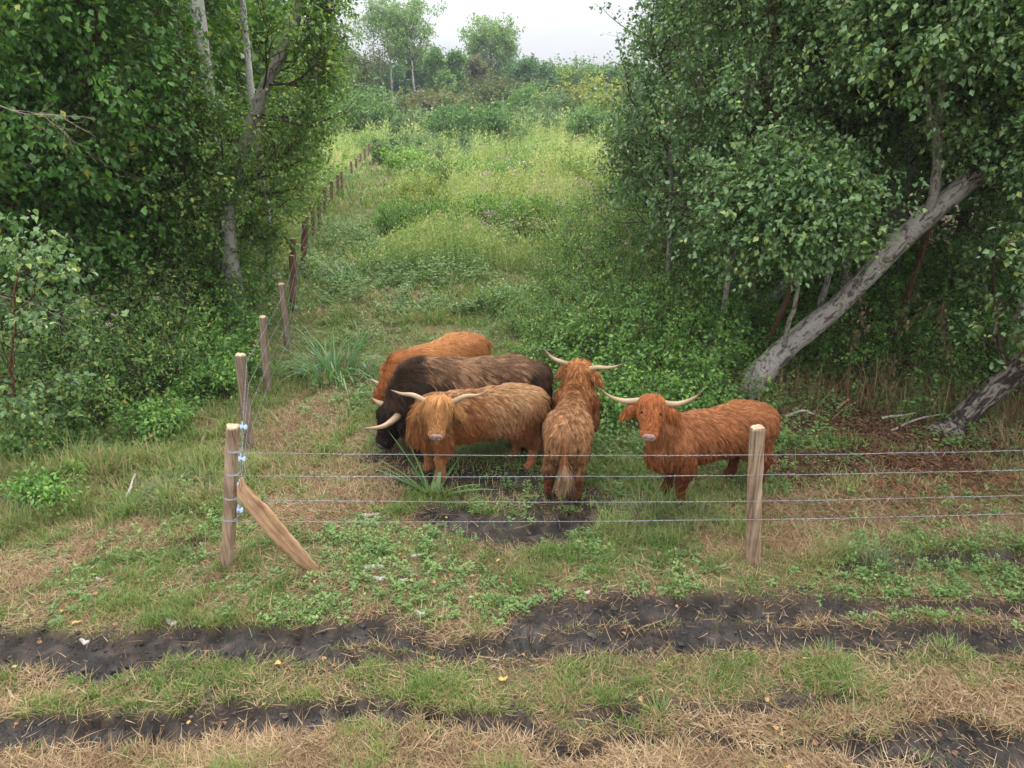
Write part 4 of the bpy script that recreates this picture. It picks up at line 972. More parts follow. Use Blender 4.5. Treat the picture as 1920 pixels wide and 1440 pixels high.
for k_, (px_, py_, w_, lab_) in enumerate([(1760, 875, .95, 'rust-red heap of dead fern behind the right fence'), (1680, 925, .6, 'smaller rust-red dead fern patch left of the large heap'), (1860, 915, .6, 'rust-red dead fern patch right of the large heap')]):
    rng = np.random.default_rng(670 + k_); b_ = gp(px_, py_) + (0, 0, .05); root_ = thing('dead_fern', lab_, 'dead fern', b_)
    n_f = int(620 * w_); a_ = rng.uniform(0, 2 * PI, n_f); r_f = np.sqrt(rng.random(n_f)) * w_
    p_ = b_ + np.stack([np.cos(a_) * r_f, np.sin(a_) * r_f * .5, rng.uniform(0, .16, n_f) * (1 - r_f / w_) + .01], 1)
    V_, F_, q_ = leaf_quads(p_, rng.normal(0, 1, (n_f, 3)) * (1, 1, .4), rng.normal(0, .5, (n_f, 3)) + (0, 0, 1), rng.uniform(.04, .11, n_f), .24, .1)
    g_ = Geo(); g_.add(V_, F_, 0, np.repeat(rng.random(n_f), q_)); g_.build('frond', [FERN], root_, False, b_, kind='stuff')

# ---------------------------------------------------------------- fences
WOOD = None
def wood_mat(name, stops, knots=True, rough=.75):
    m, n, l, b = mat(name)
    t = n.new('ShaderNodeTexCoord'); mp = n.new('ShaderNodeMapping'); mp.inputs['Scale'].default_value = (34, 34, 1.5)
    l.new(t.outputs['Object'], mp.inputs[0])
    z = n.new('ShaderNodeTexNoise'); z.inputs['Scale'].default_value = 1.0; z.inputs['Detail'].default_value = 6; z.inputs['Distortion'].default_value = .8
    l.new(mp.outputs[0], z.inputs['Vector'])
    r = ramp(n, stops); l.new(z.outputs['Fac'], r.inputs[0])
    z2 = n.new('ShaderNodeTexNoise'); z2.inputs['Scale'].default_value = 5; z2.inputs['Detail'].default_value = 3
    l.new(t.outputs['Object'], z2.inputs['Vector'])
    r2 = ramp(n, [(.3, (.62, .58, .56)), (.6, (1, 1, 1))]); l.new(z2.outputs['Fac'], r2.inputs[0])
    mx = n.new('ShaderNodeMixRGB'); mx.blend_type = 'MULTIPLY'; mx.inputs[0].default_value = .8
    l.new(r.outputs[0], mx.inputs[1]); l.new(r2.outputs[0], mx.inputs[2]); l.new(mx.outputs[0], b.inputs['Base Color'])
    b.inputs['Roughness'].default_value = rough; b.inputs['Specular IOR Level'].default_value = .25
    bp = n.new('ShaderNodeBump'); bp.inputs['Strength'].default_value = .6; bp.inputs['Distance'].default_value = .006
    l.new(z.outputs['Fac'], bp.inputs['Height']); l.new(bp.outputs[0], b.inputs['Normal'])
    return m
POSTWOOD = wood_mat('split_post_wood', [(.30, (.07, .045, .030)), (.40, (.26, .175, .115)), (.58, (.38, .27, .18)), (.75, (.47, .36, .26))])
BARKPOST = wood_mat('bark_post_wood', [(.30, (.10, .07, .05)), (.5, (.23, .165, .115)), (.7, (.33, .25, .185))])
REDPOST = wood_mat('reddish_post_wood', [(.3, (.10, .048, .030)), (.5, (.20, .095, .058)), (.7, (.28, .15, .095))])
FRESHWOOD = wood_mat('fresh_split_wood', [(.30, (.26, .135, .070)), (.48, (.42, .245, .130)), (.7, (.54, .35, .21))])
ENDWOOD = noise_mat('cut_wood_end', [(.3, (.34, .23, .14)), (.7, (.52, .38, .24))], 14, 4, rough=.8, bump=.1)
m_, n_, l_, b_ = mat('galvanised_wire'); b_.inputs['Base Color'].default_value = (.31, .315, .33, 1); b_.inputs['Metallic'].default_value = .55; b_.inputs['Roughness'].default_value = .42; WIRE = m_
m_, n_, l_, b_ = mat('pale_blue_plastic'); b_.inputs['Base Color'].default_value = (.34, .42, .54, 1); b_.inputs['Roughness'].default_value = .4; TENS = m_

def fence_post(parent, base, top, r, wood, seed, square=.5, name='post', top_round=.25, **props):
    """a hewn post between two points, with an uneven outline and a sawn top"""
    rng = np.random.default_rng(seed)
    base, top = np.asarray(base, float), np.asarray(top, float)
    K, S = 12, 14
    ax = unit(top - base); X = unit(np.cross(ax, [0, 1.0, .02])); Y = np.cross(ax, X)
    a = np.linspace(0, 2 * PI, S, endpoint=False) + rng.uniform(0, .6)
    sq = 1 / np.maximum(np.abs(np.cos(a)), np.abs(np.sin(a)))
    prof = (1 - square) + square * sq * .86
    prof = prof * (1 + rng.normal(0, .05, S))
    t = np.linspace(0, 1, K); t[-1] = 1 - .012
    cen = base + (top - base) * t[:, None] + np.cumsum(rng.normal(0, .0025, (K, 3)), 0) * np.array([1, 1, 0])
    tw = np.cumsum(rng.normal(0, .03, K))
    rr = r * (1 + .05 * rng.normal(0, 1, K))
    V = []
    for k in range(K):
        pr = prof * (1 + rng.normal(0, .025, S))
        V.append(cen[k] + rr[k] * pr[:, None] * (np.cos(a + tw[k])[:, None] * X + np.sin(a + tw[k])[:, None] * Y))
    V.append(cen[-1] + ax * .012 + (V[-1] - cen[-1]) * .86 + ax * (rng.normal(0, .006, S))[:, None])
    V = np.concatenate(V); idx = np.arange((K + 1) * S).reshape(K + 1, S)
    q = np.stack([idx[:-1], np.roll(idx, -1, 1)[:-1], np.roll(idx, -1, 1)[1:], idx[1:]], -1).reshape(-1, 4)
    g = Geo(); g.add(V - base, [q], 0); g.add(V[idx[-1]] - base + ax * .0005, [np.arange(S)[None]], 1)
    o = g.build(name, [wood, ENDWOOD], parent, False, **props)
    return o, base

def wire(parent, pts, r=.0017, barb=.115, seed=0, name='barbed_wire', origin=(0, 0, 0)):
    """two twisted strands with four-pointed barbs along a polyline"""
    rng = np.random.default_rng(seed)
    pts = np.asarray(pts, float)
    s = np.concatenate([[0], np.cumsum(np.linalg.norm(np.diff(pts, axis=0), axis=1))])
    n = max(8, int(s[-1] / .05)); t = np.linspace(0, s[-1], n)
    p = np.stack([np.interp(t, s, pts[:, i]) for i in range(3)], 1)
    for i in range(len(s) - 1):                                       # a little sag and unevenness in every span
        m = (t > s[i]) & (t < s[i + 1]); u = (t[m] - s[i]) / (s[i + 1] - s[i])
        p[m, 2] -= .012 * (s[i + 1] - s[i]) / 4 * 4 * u * (1 - u)
    p[:, 2] += (vnoise(t * 3 + seed * 7, t * 0 + seed) - .5) * .006
    g = Geo()
    for k in (0, PI):
        q = p + np.stack([np.zeros(n), np.cos(t * 60 + k), np.sin(t * 60 + k)], 1) * r * .75
        V, F = tubes(q, np.full(n, r), 5); g.add(V - origin, F, 0)
    nb = int(s[-1] / barb); tb = (np.arange(nb) + rng.uniform(.3, .7, nb)) * barb
    c = np.stack([np.interp(tb, t, p[:, i]) for i in range(3)], 1)
    for k in range(4):
        a = rng.uniform(0, 2 * PI, nb); d = np.stack([rng.normal(0, .3, nb), np.cos(a), np.sin(a)], 1)
        V, F = tubes(np.stack([c - d * .004, c + d * .016], 1), np.tile([.0019, .0008], (nb, 1)), 4); g.add(V - origin, F, 0)
    for sgn in (-1, 1):
        V, F = tubes(np.stack([c + np.array([-.008, 0, 0]), c + np.array([.008, 0, 0])], 1), np.full((nb, 2), r * 2.1), 6); g.add(V - origin, F, 0)
    return g.build(name, [WIRE], parent, False)

def build_fences():
    # front fence
    cb = gp(424, 1064); ct = P(441, 797, cb[1] - .02)
    rb = gp(1412, 1052); rt = P(1421, 800, rb[1] - .01)
    eb = np.array([6.6, rb[1] + .05, -.03]); et = eb + (.03, 0, 1.36); wb = None
    o0 = np.array([0., 0, 0])
    front = thing('wire_fence', 'four-strand barbed wire fence in front of the cattle', 'fence', o0)
    for b, t, r, sd_ in ((cb, ct, .058, 5), (rb, rt, .066, 6), (eb, et, .062, 7)):
        o, base = fence_post(front, b, t, r, POSTWOOD, sd_, square=.75); o.location = tuple(base)
    lv = [(842, 846, 837), (885, 883, 874), (930, 932, 921), (970, 966, 956)]     # pixel heights at the corner, the right post, the frame edge
    onp = lambda b, t, py: b + (t - b) * np.interp(py, [0, 1], [0, 1])
    def on_post(b, t, py):
        lo_, hi_ = 0.0, 1.0
        for _ in range(30):
            m = (lo_ + hi_) / 2; q = b + (t - b) * m
            d = q - np.array([0, 0, CAM_H]); yc = d[1] * math.cos(PITCH) - d[2] * math.sin(PITCH); zc = d[2] * math.cos(PITCH) + d[1] * math.sin(PITCH)
            y = 720 - F_PX * zc / yc
            if y > py: lo_ = m
            else: hi_ = m
        return b + (t - b) * lo_
    for k, (a, b, c) in enumerate(lv):
        p0 = on_post(cb, ct, a) + (0, -.062, 0); p1 = on_post(rb, rt, b) + (0, -.070, 0)
        z2 = P(1920, c, rb[1] - .05)[2]; p2 = p1 + (np.array([eb[0], eb[1] - .066, z2]) - p1)
        p2[2] = p1[2] + (P(1920, c, rb[1])[2] - p1[2]) * (eb[0] - p1[0]) / (P(1920, c, rb[1])[0] - p1[0])
        wire(front, [p0 + (-.055, .03, 0), p0, p1, p2], seed=k)
        g = Geo(); cpt = on_post(cb, ct, a)                            # the strand wound round the corner post
        for q in range(3):
            ang = np.linspace(0, 2 * PI, 25)
            ring = cpt + np.stack([np.cos(ang) * .064, np.sin(ang) * .064, np.full(25, (q - 1) * .007) + .004 * np.sin(ang * 2)], 1)
            V, F = tubes(ring, np.full(25, .0026), 5); g.add(V, F)
        g.build('wire_wrap', [WIRE], front, False)
    # side fence running back along the ride
    side = thing('wire_fence', 'barbed wire fence on the left that runs back along the ride into the distance', 'fence', o0)
    posts = [((468, 842), (451, 664), .058, BARKPOST), ((503, 741), (494, 593), .052, BARKPOST), ((541, 662), (527, 532), .054, BARKPOST), ((549, 585), (546, 478), .055, REDPOST),
             ((553, 540), (550, 447), .06, REDPOST), ((568, 500), (574, 405), .07, REDPOST), ((588, 446), (586, 388), .05, REDPOST), ((600, 426), (597, 372), .055, REDPOST), ((609, 402), (609, 350), .06, REDPOST),
             ((622, 382), (622, 340), .06, REDPOST), ((634, 368), (633, 328), .06, REDPOST), ((641, 360), (640, 322), .05, REDPOST), ((660, 330), (658, 303), .06, REDPOST), ((668, 318), (668, 297), .06, REDPOST),
             ((676, 309), (676, 288), .06, REDPOST), ((684, 300), (684, 278), .07, REDPOST), ((691, 294), (692, 270), .07, REDPOST), ((697, 290), (697, 268), .07, REDPOST)]
    tops, bases = [], []
    for k, (b, t, r, w) in enumerate(posts):
        bb = gp(*b); tt = P(t[0], t[1], bb[1] + (0.02 if k > 2 else .0))
        o, base = fence_post(side, bb, tt, r, w, 30 + k, square=.25 if k < 3 else .4); o.location = tuple(base)
        tops.append(tt); bases.append(bb)
    for k, f in enumerate((.92, .70, .48, .26)):
        pts = [cb + (ct - cb) * (f * .82 + .12) + (.05, .04, 0)] + [b_ + (t_ - b_) * f + (.06, 0, 0) for b_, t_ in zip(bases, tops)]
        wire(side, pts, r=.0018, seed=20 + k, barb=.12)
        q = pts[0] + (pts[1] - pts[0]) * (.10 + .05 * (k == 0))
        g = Geo()                                                      # ratchet tensioner: drum, frame and handle
        d = unit(pts[1] - pts[0])
        V, F = tubes(np.array([q - (.022, 0, 0), q + (.022, 0, 0)]), np.array([.013, .013]), 10, True); g.add(V, F)
        for sx in (-.024, .024):
            V, F = tubes(np.array([q + (sx, 0, 0) - d * .045, q + (sx, 0, 0) + d * .045]), np.array([.012, .012]), 4, True); g.add(V, F)
        V, F = tubes(np.array([q + (.028, 0, 0), q + (.040, 0, 0)]), np.array([.018, .018]), 6, True); g.add(V, F)
        V, F = tubes(np.array([q + (0, 0, .01), q + (0, 0, .05) + d * .02]), np.array([.008, .005]), 6, True); g.add(V, F)
        g.build('wire_tensioner', [TENS], side, False)
    # the split slab that leans on the corner post
    s0 = P(447, 900, cb[1] - .13); s1 = P(590, 1070, G(590, 1070)[1]); s1[2] = float(ground_z(s1[0], s1[1])) - .02
    rng = np.random.default_rng(8)
    K = 26; t = np.linspace(0, 1, K)
    cen = s0 + (s1 - s0) * t[:, None]
    ax = unit(s1 - s0); wd = unit(np.cross(ax, [0, -1.0, .35])); nn = np.cross(wd, ax)
    hw = .078 * np.interp(t, [0, .05, .12, .3, .7, .9, 1], [.15, .55, .9, 1.0, 1.0, .82, .5]) * (1 + .06 * rng.normal(0, 1, K))
    cen = cen + nn * (.05 * np.sin(t * PI))[:, None] + wd * (np.interp(t, [0, .06, .14, .3, 1], [-.03, .025, .03, .012, 0]))[:, None]
    M = 9; V = []
    for k in range(K):
        u = np.linspace(-1, 1, M)
        top = cen[k] + (u * hw[k])[:, None] * wd + (.014 * np.cos(u * 1.3) + rng.normal(0, .0025, M) + .006 * np.sin(u * 9 + t[k] * 4))[:, None] * nn
        bot = cen[k] + (u[::-1] * hw[k] * .98)[:, None] * wd - (.012 + .006 * np.cos(u))[:, None] * nn
        V.append(np.concatenate([top, bot]))
    V = np.concatenate(V); S = 2 * M; idx = np.arange(K * S).reshape(K, S)
    q = np.stack([idx[:-1], np.roll(idx, -1, 1)[:-1], np.roll(idx, -1, 1)[1:], idx[1:]], -1).reshape(-1, 4)
    # grain of the slab runs along its own length: keep the mesh upright in object space
    Rz = Vector(ax).rotation_difference(Vector((0, 0, 1))).to_matrix()
    Vl = (V - s0) @ np.array(Rz).T
    g = Geo(); g.add(Vl, [q, idx[:1, ::-1], idx[-1:]])
    o = g.build('wooden_slab', [FRESHWOOD], None, True)
    o.location = tuple(s0); o.rotation_euler = Rz.inverted().to_euler()
    tag(o, 'fresh orange split wood slab leaning against the front corner post', 'wood slab')
build_fences()

# ---------------------------------------------------------------- cattle
def sd_roundcone(p, a, b, r1, r2, sy=1.0):
    a = np.array(a, float); b = np.array(b, float)
    q = p.copy()
    if sy != 1.0:
        m = (a[1] + b[1]) * .5
        q = q - np.array([0, m, 0]); q[..., 1] /= sy
        a = a - np.array([0, m, 0]); b = b - np.array([0, m, 0])
    ba = b - a; L = ba @ ba
    t = np.clip(((q - a) @ ba) / L, 0, 1)
    d = np.linalg.norm(q - a - t[..., None] * ba, axis=-1) - (r1 + (r2 - r1) * t)
    return d * min(1.0, sy)

def smin(a, b, k):
    h = np.clip(0.5 + 0.5 * (b - a) / k, 0, 1)
    return b + (a - b) * h - k * h * (1 - h)

def surface_nets(D, org, h):
    """quad surface of the zero level of the grid D"""
    nx, ny, nz = D.shape
    S = D < 0
    c = [(i, j, k) for i in (0, 1) for j in (0, 1) for k in (0, 1)]
    cnt = sum(S[i:nx - 1 + i, j:ny - 1 + j, k:nz - 1 + k].astype(int) for i, j, k in c)
    act = (cnt > 0) & (cnt < 8)
    ids = -np.ones(act.shape, int); ids[act] = np.arange(act.sum())
    I = np.argwhere(act)
    acc = np.zeros((len(I), 3)); w = np.zeros(len(I))
    for a in range(8):
        for b in range(a + 1, 8):
            ca, cb = np.array(c[a]), np.array(c[b])
            if np.abs(ca - cb).sum() != 1: continue
            da = D[tuple((I + ca).T)]; db = D[tuple((I + cb).T)]
            m = (da < 0) != (db < 0)
            t = np.where(m, da / np.where(m, da - db, 1), 0)
            acc += np.where(m[:, None], ca + t[:, None] * (cb - ca), 0); w += m
    V = (I + acc / w[:, None]) * h + org
    Q = []
    for ax in range(3):
        o1, o2 = [(1, 2), (2, 0), (0, 1)][ax]
        sl0 = [slice(None)] * 3; sl1 = [slice(None)] * 3
        sl0[ax] = slice(0, -1); sl1[ax] = slice(1, None)
        A, B = S[tuple(sl0)], S[tuple(sl1)]
        E = np.argwhere(A != B)
        E = E[(E[:, o1] > 0) & (E[:, o2] > 0) & (E[:, o1] < D.shape[o1] - 1) & (E[:, o2] < D.shape[o2] - 1)]
        e1 = np.zeros(3, int); e1[o1] = 1; e2 = np.zeros(3, int); e2[o2] = 1
        q = np.stack([ids[tuple((E - e1 - e2).T)], ids[tuple((E - e2).T)], ids[tuple(E.T)], ids[tuple((E - e1).T)]], 1)
        f = A[tuple(E.T)]
        q[~f] = q[~f][:, ::-1]
        Q.append(q)
    return V, np.concatenate(Q)

def trilin(D, org, h, p):
    g = (p - org) / h
    g = np.clip(g, 0, np.array(D.shape) - 1.001)
    i = g.astype(int); f = g - i
    r = 0
    for a in (0, 1):
        for b in (0, 1):
            for c in (0, 1):
                w = (f[:, 0] if a else 1 - f[:, 0]) * (f[:, 1] if b else 1 - f[:, 1]) * (f[:, 2] if c else 1 - f[:, 2])
                r = r + w * D[i[:, 0] + a, i[:, 1] + b, i[:, 2] + c]
    return r

def hair_mat(name, rough=0.5):
    m, n, l, b = mat(name)
    at = n.new('ShaderNodeAttribute'); at.attribute_name = 'tint'
    l.new(at.outputs['Color'], b.inputs['Base Color'])
    b.inputs['Roughness'].default_value = rough
    b.inputs['Specular IOR Level'].default_value = 0.12
    return m

HAIR = hair_mat('shaggy_hair')
def skin_mat():
    m, n, l, b = mat('hide')
    at = n.new('ShaderNodeAttribute'); at.attribute_name = 'tint'
    l.new(at.outputs['Color'], b.inputs['Base Color'])
    b.inputs['Roughness'].default_value = 0.8; b.inputs['Specular IOR Level'].default_value = 0.2
    return m
HIDE = skin_mat()
NOSE = noise_mat('nose_skin', [(0.35, (0.20, 0.115, 0.09)), (0.65, (0.34, 0.21, 0.17))], 30, 3, rough=0.38, bump=0.15, spec=0.5)
NOSE_D = noise_mat('dark_nose_skin', [(0.35, (0.03, 0.025, 0.022)), (0.65, (0.06, 0.05, 0.045))], 30, 3, rough=0.35, bump=0.15, spec=0.5)
HOOF = noise_mat('hoof_horn', [(0.3, (0.03, 0.024, 0.02)), (0.7, (0.09, 0.07, 0.055))], 20, 4, rough=0.6)
m_, n_, l_, b_ = mat('eye'); b_.inputs['Base Color'].default_value = (0.012, 0.008, 0.006, 1); b_.inputs['Roughness'].default_value = 0.3; b_.inputs['Specular IOR Level'].default_value = 0.15; EYE = m_
m_, n_, l_, b_ = mat('yellow_plastic_tag'); b_.inputs['Base Color'].default_value = (0.75, 0.36, 0.06, 1); b_.inputs['Roughness'].default_value = 0.5; TAG = m_
def horn_mat(name, stops):
    m, n, l, b = mat(name)
    at = n.new('ShaderNodeAttribute'); at.attribute_name = 'tint'
    t = n.new('ShaderNodeTexCoord'); z = n.new('ShaderNodeTexNoise'); z.inputs['Scale'].default_value = 26; z.inputs['Detail'].default_value = 4
    l.new(t.outputs['Object'], z.inputs['Vector'])
    ad = n.new('ShaderNodeMath'); ad.operation = 'MULTIPLY_ADD'; ad.inputs[1].default_value = 0.30; 
    l.new(z.outputs['Fac'], ad.inputs[0]); l.new(at.outputs['Fac'], ad.inputs[2])
    sb = n.new('ShaderNodeMath'); sb.operation = 'SUBTRACT'; sb.inputs[1].default_value = 0.15; l.new(ad.outputs[0], sb.inputs[0])
    r = ramp(n, stops); l.new(sb.outputs[0], r.inputs[0]); l.new(r.outputs[0], b.inputs['Base Color'])
    b.inputs['Roughness'].default_value = 0.42; b.inputs['Specular IOR Level'].default_value = 0.4
    bp = n.new('ShaderNodeBump'); bp.inputs['Strength'].default_value = 0.25; bp.inputs['Distance'].default_value = 0.006
    l.new(z.outputs['Fac'], bp.inputs['Height']); l.new(bp.outputs[0], b.inputs['Normal'])
    return m
HORN = horn_mat('ivory_horn', [(0.0, (0.28, 0.19, 0.11)), (0.45, (0.40, 0.28, 0.165)), (0.8, (0.30, 0.20, 0.12)), (1.0, (0.09, 0.065, 0.05))])

A0 = lambda *v: np.array(v, float)
def cow(name, label, cx, cy, heading, s, poll, hf, hu, legs, coat, horns, seed, zones, tail='down', nose=None,
        forelock=0.24, tags=(), hair_n=30000, group=None, neck_mid=None, eyes=True, fringe=1.0, gz=None, wid=1.0, tail_l=1.0, sleek=0.0):
    """poll, hf, hu (head position, muzzle direction, forehead direction) and horn points are given in world axes"""
    rng = np.random.default_rng(seed)
    rz = math.atan2(heading[1], heading[0])
    R = np.array([[math.cos(rz), -math.sin(rz), 0], [math.sin(rz), math.cos(rz), 0], [0, 0, 1]])
    loc = np.array([cx, cy, float(ground_z(cx, cy)) if gz is None else gz])
    tl = lambda p: (np.asarray(p, float) - loc) @ R / s            # world point -> local
    td = lambda d: unit(np.asarray(d, float)) @ R
    Hd = tl(poll); f = td(hf); u = td(hu); u = unit(u - f * (u @ f)); sd = np.cross(u, f)
    hp = lambda a, b=0.0, c=0.0: Hd + f * (a if a < .1 else .1 + (a - .1) * 1.12) + u * b + sd * c         # head frame: along the face, up, to the left
    FL, FR, HL, HR = [np.array(v, float) for v in legs]
    pr = []                                                          # (tag, a, b, ra, rb, sy, k)
    add = lambda *a: pr.append(a)
    lw = .45 + .55 * wid
    add('torso', (0.46, 0, .79), (0.12, 0, .785), .255, .285, .86 * wid, .05)
    add('torso', (0.12, 0, .785), (-.28, 0, .785), .285, .29, .92 * wid, .08)
    add('torso', (-.28, 0, .785), (-.60, 0, .83), .29, .245, .94 * wid, .08)
    add('torso', (-.55, 0, .85), (-.78, 0, .86), .225, .155, wid, .08)
    add('torso', (0.42, 0, .93), (0.25, 0, .93), .145, .13, .8, .10)
    add('torso', (0.56, 0, .64), (0.64, 0, .62), .18, .13, .8, .10)
    for y in (1, -1):
        add('torso', (-.50, .17 * y * lw, .95), (-.56, .19 * y * lw, .94), .10, .09, 1, .10)
        add('torso', (-.82, .085 * y, .90), (-.80, .10 * y, .80), .075, .10, 1, .10)
        FX = FL if y > 0 else FR; HX = HL if y > 0 else HR
        fo = np.array([.43, .165 * y, 0]) + np.array([FX[0], FX[1], 0])
        add('upleg', (.46, .16 * y * lw, .78), (.40 + FX[0] * .35, .185 * y + FX[1] * .3, .54), .155, .105, 1, .08)
        add('leg', (.40 + FX[0] * .35, .185 * y + FX[1] * .3, .54), fo + (0.0, 0.0, .32), .098, .062, 1, .05)
        add('leg', fo + (0.0, 0, .32), fo + (-.005, 0, .11), .060, .046, 1, .03)
        add('leg', fo + (-.005, 0, .11), fo + (.03, 0, .055), .052, .054, 1, .03)
        ho = np.array([-.68, .17 * y, 0]) + np.array([HX[0], HX[1], 0])
        add('upleg', (-.60, .13 * y * lw, .81), (-.52 + HX[0] * .2, .165 * y * lw + HX[1] * .2, .60), .19 * lw, .130 * lw, 1, .10)
        add('upleg', (-.74, .12 * y * lw, .74), (-.66 + HX[0] * .2, .15 * y * lw + HX[1] * .2, .54), .115 * lw, .085, 1, .10)
        add('upleg', (-.52 + HX[0] * .2, .165 * y * lw + HX[1] * .2, .60), ho + (-.06, 0, .40), .125 * lw, .066, 1, .06)
        add('leg', ho + (-.06, 0, .39), ho + (-.03, 0, .12), .068, .048, 1, .03)
        add('leg', ho + (-.03, 0, .12), ho + (.02, 0, .055), .052, .054, 1, .03)
    nb = np.array([.50, 0, .84]); nm = tl(neck_mid) if neck_mid is not None else nb * .5 + (Hd - f * .0) * .5
    he = Hd - u * .05
    add('neck', nb, nm, .225, .165, .92, .10)
    add('neck', (.58, 0, .68), nm - np.array([0, 0, .06]), .17, .12, .9, .10)
    add('neck', nm, he, .165, .125, 1, .08)
    add('head', hp(.02, -.03, .045), hp(.02, -.03, -.045), .118, .118, 1, .05)
    add('head', hp(.03, -.03), hp(.16, -.035), .125, .100, 1, .05)
    add('head', hp(.13, -.03, .045), hp(.13, -.03, -.045), .078, .078, 1, .04)
    add('head', hp(.16, -.035), hp(.31, -.045), .098, .066, 1, .04)
    add('face', hp(.325, -.05, .028), hp(.325, -.05, -.028), .066, .066, 1, .03)
    add('head', hp(.10, -.12), hp(.30, -.10), .075, .045, 1, .05)
    for y in (1, -1):
        dn = np.array([0, 0, -1.0])
        eb = hp(.03, -.03, .12 * y); em = eb + (sd * y * .9 + dn * .35) * .10; et = eb + (sd * y * .85 + dn * .55) * .20
        add('ear', eb, em, .03, .045, 1, .03); add('ear', em, et, .045, .018, 1, .03)
    # ---- the body as one continuous surface
    h = 0.018
    lo = np.minimum.reduce([np.minimum(np.asarray(q[1], float) - q[3], np.asarray(q[2], float) - q[4]) for q in pr]) - .06
    hi = np.maximum.reduce([np.maximum(np.asarray(q[1], float) + q[3], np.asarray(q[2], float) + q[4]) for q in pr]) + .06
    ax = [np.arange(lo[i], hi[i], h) for i in range(3)]
    g = np.stack(np.meshgrid(*ax, indexing='ij'), -1)
    D = None
    for t, a, b, ra, rb, sy, k in pr:
        d = sd_roundcone(g, a, b, ra, rb, sy)
        D = d if D is None else smin(D, d, k)
    V, Q = surface_nets(D, lo, h)
    keep = V[:, 2] > -9
    root = thing(name, label, 'cattle', loc, rz, group)
    root.scale = (s, s, s)
    prim = lambda p: np.stack([sd_roundcone(p, a, b, ra, rb, sy) for t, a, b, ra, rb, sy, k in pr], 1)
    tags_ = np.array([q[0] for q in pr])
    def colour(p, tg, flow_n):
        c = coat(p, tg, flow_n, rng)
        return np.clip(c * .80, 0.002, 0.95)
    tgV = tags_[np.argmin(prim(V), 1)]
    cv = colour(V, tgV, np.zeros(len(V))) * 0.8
    me = make_mesh('body', V, [Q], [HIDE], True, None, None, {'tint': cv})
    body = link('body', me, root)
    # ---- coat: locks of hair that follow the body
    grad = lambda p: unit(np.stack([trilin(D, lo, h, p + np.eye(3)[i] * .01) - trilin(D, lo, h, p - np.eye(3)[i] * .01) for i in range(3)], 1))
    a_, b_, c_, d_ = (V[Q[:, i]] for i in range(4))
    area = np.linalg.norm(np.cross(c_ - a_, d_ - b_), axis=1) * .5
    cen = (a_ + b_ + c_ + d_) / 4
    tgc = tags_[np.argmin(prim(cen), 1)]
    wgt = np.select([tgc == 'head', tgc == 'face', tgc == 'ear', tgc == 'leg'], [2.0, 1.0, 1.8, 1.3], 1.0)
    pk = rng.choice(len(Q), hair_n, p=area * wgt / (area * wgt).sum())
    uu, vv = rng.random((2, hair_n, 1))
    root_p = (a_[pk] * (1 - uu) + b_[pk] * uu) * (1 - vv) + (d_[pk] * (1 - uu) + c_[pk] * uu) * vv
    N = grad(root_p)
    tg = tags_[np.argmin(prim(root_p), 1)]
    dirs = np.zeros_like(root_p); ln = np.zeros(hair_n); lift = np.full(hair_n, .09 - .05 * sleek); grav = np.full(hair_n, .10)
    zr = np.clip((root_p[:, 2] - .45) / .6, 0, 1)
    m = (tg == 'torso') | (tg == 'upleg')
    fl = np.c_[-.75 - .2 * zr, np.zeros(hair_n), -.35 - .9 * (1 - zr)]
    fl[:, 1] = np.sign(root_p[:, 1]) * .25
    wob = fbm(root_p[:, 0] * 3 + root_p[:, 2] * 2 + 9, root_p[:, 2] * 4 + root_p[:, 1] * 3 + seed, seed, 3) - .5
    fl[:, 0] += wob * 1.1; fl[:, 2] -= wob * .6
    dirs[m] = fl[m]; ln[m] = (.125 + .085 * (1 - zr[m])) * fringe * (1 + .35 * sleek)
    under = m & (N[:, 2] < -.3); ln[under] = .085 * fringe; lift[under] = .5; grav[under] = .5
    m = tg == 'upleg'; dirs[m] = np.c_[-.3 + wob[m], np.zeros(m.sum()), -np.ones(m.sum())]; ln[m] = .12 * fringe; lift[m] = .12
    m = tg == 'leg'; dirs[m] = (-.15, 0, -1); ln[m] = np.where(root_p[m, 2] > .36, .07, .03); lift[m] = .15
    nd = unit(nb - he)
    m = tg == 'neck'
    dirs[m] = nd * .8 + np.array([0, 0, -.75]) + wob[m, None] * np.array([1.0, 1.0, .2]); ln[m] = .14; lift[m] = .12
    und = m & (N[:, 2] < -.2); ln[und] = .14; grav[und] = .6
    rel = root_p - Hd; al = rel @ f; up = rel @ u; si = rel @ sd
    m = tg == 'head'
    dirs[m] = f + sd * (si[m] * 3.0)[:, None] + np.array([0, 0, -.25]); ln[m] = np.where(al[m] > .16, .03, .05); lift[m] = .2; grav[m] = .05
    cheek = m & (up < -.06); ln[cheek] = .09; dirs[cheek] = f * .3 + np.array([0, 0, -1.0]) - u * .3; grav[cheek] = .4
    m = tg == 'face'; dirs[m] = -f + u * .2 + np.array([0, 0, -.4]); ln[m] = .016; lift[m] = .2
    fk = (tg == 'head') & (al < .09) & (al > -.12) & (up > -.06) & (np.abs(si) < .14)
    dirs[fk] = f * 1.0 + sd * (si[fk] * 3.6)[:, None] + u * .15; ln[fk] = forelock * rng.uniform(.55, 1.1, fk.sum()); lift[fk] = .16; grav[fk] = .22
    m = tg == 'ear'; dirs[m] = sd * np.sign(si[m])[:, None] * .8 + np.array([0, 0, -.7]); ln[m] = .10; lift[m] = .35; grav[m] = .3
    # no hair on the nose leather
    kill = (al > .378) & (np.abs(si) < .07) & (up > -.115) & ((tg == 'face') | (tg == 'head'))
    if eyes:
        for y in (1, -1):
            e = hp(.135, .035, .092 * y); kill |= np.linalg.norm(root_p - e, axis=1) < .034
    ok = ~kill & (root_p[:, 2] > .07)
